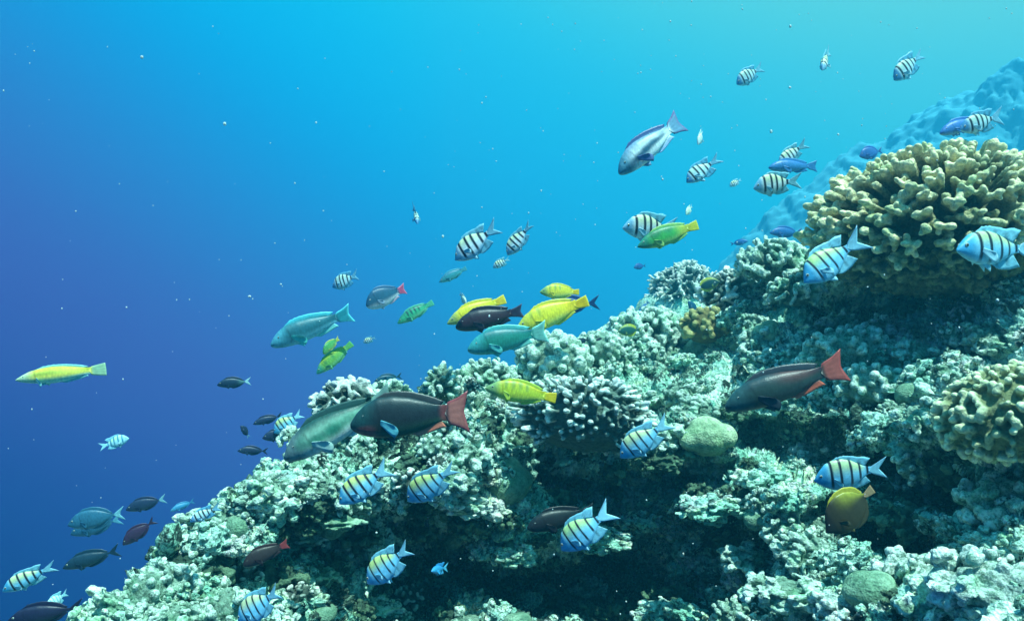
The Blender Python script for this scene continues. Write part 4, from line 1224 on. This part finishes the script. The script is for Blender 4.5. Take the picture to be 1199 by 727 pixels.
surg((634, 360), (702, 354), 3.6, "dark blue fish with a crescent tail passing behind the big yellow wrasse", c=(.012, .05, .16), deep=.75)
surg((431, 458), (424, 428), 4.4, "", c=(.02, .1, .2)) if False else None
put_fish('disc', lambda u, v, r, x, z: (.62, .66, .10) if r in (1, 2) else ((.75, .85, .85) if r == 3 or x > .80 else mix3((.02, .09, .09), (.40, .50, .08), st(.55, 1.0, abs(v)) * .8)),
         (843, 329), (815, 338), 4.0, "small dark butterflyfish with yellow edges and a white tail before the hazy bush coral", name="butterflyfish", dY=.03, deep=.85, eye=.02)
put_fish('disc', lambda u, v, r, x, z: (.50, .58, .08) if r in (1, 2) else mix3((.02, .12, .10), (.40, .50, .08), st(.6, 1.0, abs(v)) * .8),
         (723, 388), (750, 386), 4.3, "dull green butterflyfish with a yellow rim low among the far crest corals", name="butterflyfish", dY=.04, deep=.75, eye=.02)
def brown_round(u, v, r, x, z):
    if r == 3: return (.30, .20, .10)
    if r in (1, 2): return (.45, .40, .04) if r == 1 else (.05, .045, .02)
    if r == 4: return (.65, .70, .60) if False else (.05, .045, .02)
    c = mix3((.040, .034, .014), (.30, .30, .03), st(.0, .95, v) * st(.30, .6, x))
    return mix3((.02, .018, .014), c, st(.08, .3, x))
put_fish('disc', brown_round, (966, 622), (1022, 572), 1.68, "round brown fish with a mustard back nosing down beneath a barred fish", name="angelfish", dY=.02, deep=1.08, eye=.013)

# specks of plankton drifting in the water: nobody could count them
def specks(n=620):
    bm = bmesh.new()
    for k in range(n):
        Y = random.uniform(1.0, 6.0) 
        px = random.uniform(-20, 1220); py = random.uniform(-20, 740)
        if px < 500 and random.random() < .6: px = random.uniform(500, 1220)
        p = at(px, py, Y)
        r = random.uniform(.0005, .0015) * Y * .72 * (2.2 if random.random() < .05 else 1)
        bmesh.ops.create_icosphere(bm, subdivisions=1, radius=r, matrix=Matrix.Translation(p) @ Matrix.Diagonal((1, random.uniform(.6, 1.4), random.uniform(.6, 1.6), 1)))
    me = bpy.data.meshes.new("specks"); bm.to_mesh(me); bm.free()
    tag(new_obj("plankton_specks", me, mat=plain_material("plankton", (.55, .62, .58), .6)), "tiny pale specks of plankton drifting in the water", "plankton", kind="stuff")
specks()

# ------------------------------------------------------------------ the sea water itself: one even volume
def build_haze():
    lo = Vector((-3.6, -1.5, -6.5)); hi = Vector((66, 44, 14.5))
    bm = bmesh.new()
    bmesh.ops.create_cube(bm, size=1.0, matrix=Matrix.Translation((lo + hi) / 2) @ Matrix.Diagonal((*(hi - lo), 1)))
    me = bpy.data.meshes.new("haze"); bm.to_mesh(me); bm.free()
    m = bpy.data.materials.new("sea_water_haze"); m.use_nodes = True
    nt = m.node_tree; nt.nodes.clear()
    v = nt.nodes.new("ShaderNodeVolumePrincipled")
    v.inputs['Color'].default_value = (*HAZE_COLOR, 1)
    v.inputs['Density'].default_value = HAZE_DENSITY
    v.inputs['Anisotropy'].default_value = HAZE_G
    out = nt.nodes.new("ShaderNodeOutputMaterial")
    nt.links.new(v.outputs[0], out.inputs['Volume'])
    tag(new_obj("haze", me, mat=m), kind="stuff")
build_haze()
